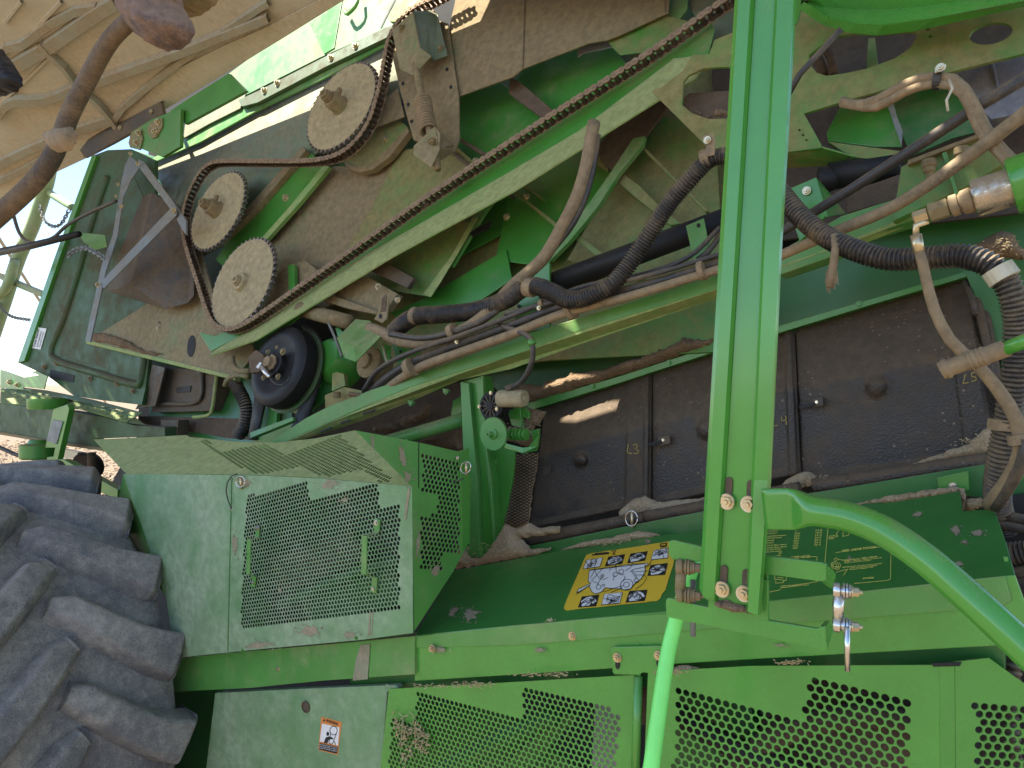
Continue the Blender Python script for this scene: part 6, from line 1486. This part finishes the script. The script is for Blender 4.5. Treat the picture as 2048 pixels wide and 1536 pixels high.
tube('trailing_cable', [x + (.1,) for x in l7((-40, 1070), (60, 1115), (160, 1155), (290, 1160))], 4, M['black'], P)
# railing with safety chains
ra = tube('hand_rail', [(100, 335, -.45), (92, 372, -.45), (66, 450, -.45), (36, 520, -.45), (10, 600, -.45), (-20, 690, -.45)], 13, M['rail'], P, seg=16, label='dusty pale green hand rail against the sky')
tube('rail_rung', [(60, 350, -.47), (94, 382, -.47), (145, 415, -.47)], 7, M['rail'], ra)
tube('rail_rung', [(-10, 545, -.47), (30, 565, -.47), (90, 590, -.47)], 7, M['rail'], ra)
tube('rail_bow', [(-20, 600, -.4), (4, 585, -.4), (20, 560, -.4), (30, 520, -.4)], 9, M['rail'], ra)
def ring_chain(pts, k, label):
    P3 = [hit(x, y, V(k)) for x, y in pts]
    Q, d = spline(P3, .026)
    t = thing('safety_chain', P3[0], label, 'chain', 'safety chains on the ladder railing')
    me = None
    for i in range(len(Q) - 1):
        a, b = Q[i], Q[i + 1]
        tt = (b - a).normalized(); s_ = NV if i % 2 else tt.cross(NV).normalized()
        s_ = (s_ - tt * s_.dot(tt)).normalized()
        if me is None:
            e = [Vector((.019 * math.cos(x) , .011 * math.sin(x), 0)) for x in [j * math.pi / 6 for j in range(12)]]
            v, f = sweep(e + [e[0]], lambda i, q: .0042, 5)
            me = bpy.data.meshes.new('chain_link'); me.from_pydata(v, [], f); me.materials.append(M['link']); me.update()
        o = bpy.data.objects.new('chain_link', me); put(o, (a + b) / 2, t)
        o.rotation_mode = 'QUATERNION'; o.rotation_quaternion = Matrix((tt, s_, tt.cross(s_))).transposed().to_quaternion()
ring_chain([(80, 412), (84, 430), (94, 446), (108, 453), (122, 448), (132, 432), (138, 420)], -.4, 'short pale chain sagging between the hand rail and the access panel')
ring_chain([(136, 512), (150, 500), (170, 496), (188, 503), (208, 516)], .1, 'rusty pale chain end lying across the lever arm by the tie rod')
ring_chain([(-6, 604), (8, 622), (26, 634), (60, 640)], -.4, 'pale chain stretched low between railing and access panel')

# ---------------------------------------------------------------- raised door overhead
DP = plane3((0, 402, -.28), (689, 0, -.28), (0, 0, .48))
hinge = [(689, 0), (560, 80), (457, 143), (325, 222), (182, 312), (105, 348), (0, 402)]
h3 = [hit(x, y, DP) for x, y in hinge]
def on_door(x, y):
    p, n = DP
    return Vector((x, y, p.z - ((x - p.x) * n.x + (y - p.y) * n.y) / n.z))
dirh = (h3[0] - h3[-1]).normalized()
right_end = h3[0] + dirh * 3.2
left_end = h3[-1] - dirh * 4.0
yo = -2.7
outer = [right_end] + h3 + [left_end, on_door(left_end.x, yo), on_door(right_end.x, yo)]  # unseen reach of the door stretched to keep the machine in shade
PATCHES = []
bpy.context.view_layer.update()
DG = bpy.context.evaluated_depsgraph_get()
def seen(x, y):
    r = S.ray_cast(DG, CAM, ray(x, y).normalized())
    return r[1] if r[0] else None
def sun_gap(pts, pl, grow=.022):
    """made-up opening cut in the raised door so that the sun reaches a traced patch"""
    p, n = DP
    out = []
    for x, y in pts:
        q = (grow != .0221 and seen(x, y)) or hit(x, y, pl)
        out.append(q + SUN_DIR * ((p - q).dot(n) / SUN_DIR.dot(n)))
    c = sum(out, Vector()) / len(out)
    PATCHES.append([v + (v - c).normalized() * grow for v in out])
sun_gap(m3((345, 225), (400, 190), (560, 115), (575, 125), (530, 225), (345, 270)), V(.21), .0221)
sun_gap(m3((520, 288), (690, 222), (686, 290), (640, 410), (560, 412), (425, 355)), V(KB), .045)
sun_gap(m3((340, 517), (370, 450), (417, 490)), V(KB))
sun_gap(m3((528, 700), (560, 670), (640, 655), (740, 650), (690, 680)), V(-.215))
sun_gap(m3((320, 985), (330, 965), (360, 950), (400, 905), (470, 885), (520, 890), (625, 878), (595, 925), (410, 965), (400, 980)), V(kc + .004))
sun_gap([(1968, 530), (1990, 512), (2035, 512), (2048, 590), (2022, 612), (2010, 580)], V(.36))
for q in ([(8, 595), (30, 605), (40, 640), (15, 625)], [(30, 630), (60, 625), (110, 665), (150, 725), (100, 715), (50, 670)], [(250, 640), (290, 645), (330, 700), (300, 715), (265, 680)], [(315, 620), (345, 625), (390, 690), (360, 680)], [(375, 630), (400, 635), (440, 695), (420, 690)], [(555, 665), (585, 670), (620, 730), (595, 725)], [(610, 670), (640, 680), (680, 740), (650, 735)], [(710, 712), (745, 715), (800, 795), (770, 790), (725, 750)], [(785, 700), (810, 710), (835, 770), (815, 760)], [(830, 710), (850, 715), (890, 780), (865, 770)], [(925, 750), (960, 755), (1025, 850), (990, 840), (945, 800)], [(985, 740), (1010, 745), (1045, 800), (1020, 795)], [(1100, 790), (1140, 790), (1130, 840), (1100, 830)], [(80, 585), (100, 590), (150, 655), (120, 640)], [(160, 610), (185, 615), (215, 665), (195, 660)]):
    sun_gap(l7(*q), V(-.05), .004)
for q in ([(620, 900), (645, 915), (675, 960), (640, 945)], [(715, 925), (740, 935), (795, 998), (765, 990)], [(775, 935), (800, 940), (850, 1010), (825, 1005)]):
    sun_gap(l7(*q), V(-.04), .004)
dn = DP[1]
door = holed('raised_side_door', outer, PATCHES, dn if dn.z < 0 else -dn, M['door'], P, .008, 'raised side door with a tan dusty ribbed lining seen from below')
T7 = 4.267
# (kept clear of the hinge)
# unseen grain tank side, added and shaped to block sun above the hinge
tx0 = hit(770, 0, V(-.14)).x
tw = [Vector((tx0, .14, 3.52)), Vector((-.73, .14, 3.12)), Vector((.2, .14, 2.92)), Vector((3.4, .14, 2.92)), Vector((3.4, .14, 5.4)), Vector((tx0 - .4, .14, 5.4)), Vector((tx0 - .4, .14, 4.6)), Vector((tx0, .14, 4.2))]
v, f = solid(tw, NV, .02)
make('tank_side_sun_block', v, f, M['green'], P)
d7 = lambda *p: Z(0, 0, p, T7)
def rib(pts, w, h=.02, mat='door_rib'):
    """ridge on the lining: traced centre line, width in pixels"""
    vs = []; fs = []
    n = dn if dn.z < 0 else -dn
    for i, (x, y) in enumerate(pts):
        a = pts[max(0, i - 1)]; b = pts[min(len(pts) - 1, i + 1)]
        d = Vector((b[0] - a[0], b[1] - a[1])).normalized(); q = Vector((-d.y, d.x)) * w / 2
        for s_, hh in ((-1, 0), (-.75, 1), (.75, 1), (1, 0)):
            vs.append(hit(x + q.x * s_, y + q.y * s_, DP) + n * (.001 + hh * h))
    for i in range(len(pts) - 1):
        for j in range(3): fs.append((i * 4 + j, i * 4 + j + 1, i * 4 + 5 + j, i * 4 + 4 + j))
    return make('door_rib', vs, fs, M[mat], door)
rib(d7((-60, 985), (0, 960), (60, 880), (140, 840), (250, 845), (400, 835), (520, 790), (640, 735), (800, 690), (1000, 620), (1250, 530), (1536, 430), (1900, 280), (2300, 120)), 21, .035)
rib(d7((-50, 620), (120, 560), (270, 470), (400, 400), (560, 290), (760, 150), (900, 60), (1000, 0)), 34, .03)
rib(d7((-40, 520), (60, 400), (200, 370), (420, 200), (640, 90), (830, 60)), 22, .02)
rib(d7((-50, 1420), (100, 1340), (300, 1250), (600, 1120), (900, 1030), (1000, 1010)), 20)
rib(d7((-50, 1560), (200, 1440), (420, 1310)), 14)
rib(d7((980, 1010), (1060, 900), (1250, 740), (1450, 580), (1700, 400), (2100, 130), (2300, 0)), 16, .025)
rib(d7((345, 340), (440, 450), (560, 560), (650, 690), (760, 790), (860, 880), (960, 1000), (1000, 1060)), 10, .035)
rib(d7((-20, 900), (200, 700), (450, 460), (700, 200), (880, 30)), 7, .012, 'door')
rib(d7((530, 0), (370, 170), (190, 385)), 9, .015, 'door')
rib(d7((190, 0), (40, 190)), 8, .015, 'door')
# sloping outer border strip towards the hinge
hs2 = plate('hinge_border', [(325, 222), (457, 143), (560, 80), (689, 0), (660, -10), (520, 60), (440, 95), (330, 150), (250, 235), (230, 268)], (DP[0] + (dn if dn.z < 0 else -dn) * .01, DP[1]), M['door'], door, th=.006)
kplate('hinge_strip', [x + (-.22,) for x in d7((895, 1150), (1370, 875), (1395, 975), (960, 1220), (905, 1190))], M['blackbox'], P, th=.02, label='black hinge strip under the raised door')
kplate('hinge_strip', [x + (-.23,) for x in d7((680, 1280), (760, 1180), (900, 1100), (980, 1070), (1380, 860), (1330, 910), (940, 1160), (960, 1220), (720, 1345))], M['blackbox'], P, th=.02)
for x, y in d7((1290, 950), (1025, 1090)): bolt(x, y, V(-.215), 5, M['zinc'], P, 'head')
hb_ = plate('hinge_bracket', d7((1115, 1130), (1290, 1020), (1390, 980), (1440, 960), (1470, 930), (1540, 930), (1536, 1250), (1385, 1340), (1180, 1260)), V(-.17), M['green_dusty'], P, th=.02)
for pts in (d7((1110, 1150), (1190, 1110), (1215, 1180), (1190, 1280), (1110, 1260), (1095, 1220)), d7((1270, 1050), (1380, 1005), (1380, 1080), (1330, 1170), (1290, 1180), (1255, 1130))): plate('hinge_plate', pts, V(-.16), M['green_heavy'], hb_, th=.01)
for x, y in d7((1187, 1135), (1168, 1215), (1350, 1042), (1325, 1125)): bolt(x, y, V(-.158), 7, M['zinc'], hb_)
plate('gusset', l1((1040, 650), (1370, 440), (1475, 545), (1110, 745)), V(-.20), M['green'], P, th=.02)
kplate('gusset_rib', [x + (k,) for x, k in zip(l1((1005, 690), (1020, 680), (1100, 830), (1085, 885), (1060, 850)), (.06, .06, .02, .02, .05))], M['green_film'], P, fam=T)
kplate('gusset_rib', [x + (k,) for x, k in zip(l1((920, 830), (945, 825), (985, 890), (975, 930), (955, 910)), (.06, .06, .02, .02, .05))], M['green_film'], P, fam=T)
plate('gusset_face', l1((1110, 748), (1475, 560), (1440, 650), (1260, 740), (1100, 830)), T(-.02), M['sheet'], P, th=.01)

# near out-of-focus hose and brackets hanging from the door
nh = tube('near_hose', [(290, 20, 1.42), (255, 45, 1.42), (215, 88, 1.42), (172, 165, 1.42), (140, 228, 1.42), (122, 275, 1.42), (95, 330, 1.42), (48, 385, 1.42), (-30, 455, 1.42)], (16.5, 19), M['near_hose'], P, corr=.0045, amp=.05, label='near blurred corrugated hose sagging in front of the door lining')
mound('hose_knot', [(90, 268), (110, 258), (140, 252), (150, 270), (140, 300), (110, 305), (95, 285)], V(1.45), .012, M['rubber_tan'], nh)
for ol, k, m_, b_, sd_ in (([(232, -30), (268, 25), (282, 55), (292, 78), (306, 92), (330, 101), (356, 98), (374, 84), (386, 62), (378, 40), (362, 15), (352, -30)], 1.40, 'nearbr', .05, 81), ([(-30, 92), (0, 98), (22, 126), (40, 156), (40, 170), (30, 182), (8, 190), (-30, 196)], 1.40, 'black', .04, 82), ([(345, -30), (372, 34), (398, 28), (425, 8), (450, -30)], 1.34, 'tan', .03, 83)):
    o = mound('near_bracket', ol, V(k), b_, M[m_], P, rough=.06, seed=sd_)
# ---------------------------------------------------------------- the drive wheel
WC = Vector((-3.10, -.62, .80)); RT = .86
wr = bpy.data.objects.new('drive_wheel', None); put(wr, WC, machine)
wr['label'] = 'big worn black drive tyre with deep chevron lugs'
wid = .64
prof = [(-.30, RT - .30), (-.33, RT - .20), (-.325, RT - .10), (-.29, RT - .075), (-.2, RT - .066), (0, RT - .058), (.2, RT - .066), (.29, RT - .075), (.325, RT - .10), (.33, RT - .20), (.30, RT - .30)]
lathe('tyre_carcass', WC + NV * .32, NV, [(r, h) for h, r in prof], 96, M['tyre'], wr)
lathe('wheel_rim', WC + NV * .32, NV, [(RT - .31, -.29), (RT - .30, -.24), (RT - .40, -.2), (RT - .42, .2), (RT - .30, .24), (RT - .31, .29), (RT - .42, .26), (.2, .1), (.1, .1)], 48, M['yellow'], wr)
def lug_mesh(side):
    # bar from the centre line out to the shoulder, swept back around the tyre, wider towards the shoulder
    path = [(-.02, .02), (.03, .055), (.11, .135), (.19, .205), (.26, .255), (.315, .285), (.338, .295)]
    half = [.026, .036, .040, .044, .052, .060, .062]
    top = [.034, .006, 0, 0, 0, .006, .050]
    vs = []; fs = []
    for (a, s_), h_, tp in zip(path, half, top):
        base = RT - .085 - (.02 if a > .28 else 0) - (.07 if a > .33 else 0)
        tr = RT - tp
        for off, rr in ((-h_ - .022, base), (-h_ - .002, tr - .012), (-h_ + .008, tr - .001), (0, tr + .001), (h_ - .008, tr - .001), (h_ + .002, tr - .012), (h_ + .022, base)):
            an = -(s_ + off) / RT
            vs.append(Vector((rr * math.cos(an), (a - off * .55) * side, rr * math.sin(an))))
    n = 7
    for i in range(len(path) - 1):
        for j in range(n - 1): fs.append((i * n + j, i * n + j + 1, (i + 1) * n + j + 1, (i + 1) * n + j))
    fs.append(tuple(range(n))); b = (len(path) - 1) * n; fs.append(tuple(b + j for j in reversed(range(n))))
    if side > 0: fs = [tuple(reversed(q)) for q in fs]
    me = bpy.data.meshes.new('lug'); me.from_pydata(vs, [], fs); me.materials.append(M['tyre'])
    me.polygons.foreach_set('use_smooth', [True] * len(fs)); me.update()
    return me
LM = {1: lug_mesh(1), -1: lug_mesh(-1)}
NL = 19
for side in (1, -1):
    for i in range(NL):
        o = bpy.data.objects.new('lug', LM[side])
        put(o, WC + NV * .32, wr)
        o.rotation_euler = (0, (i + (.5 if side < 0 else 0)) * 2 * math.pi / NL, 0)
        b = o.modifiers.new('bevel', 'BEVEL'); b.width = .007; b.segments = 2; b.limit_method = 'ANGLE'; b.angle_limit = R(30); b.harden_normals = True
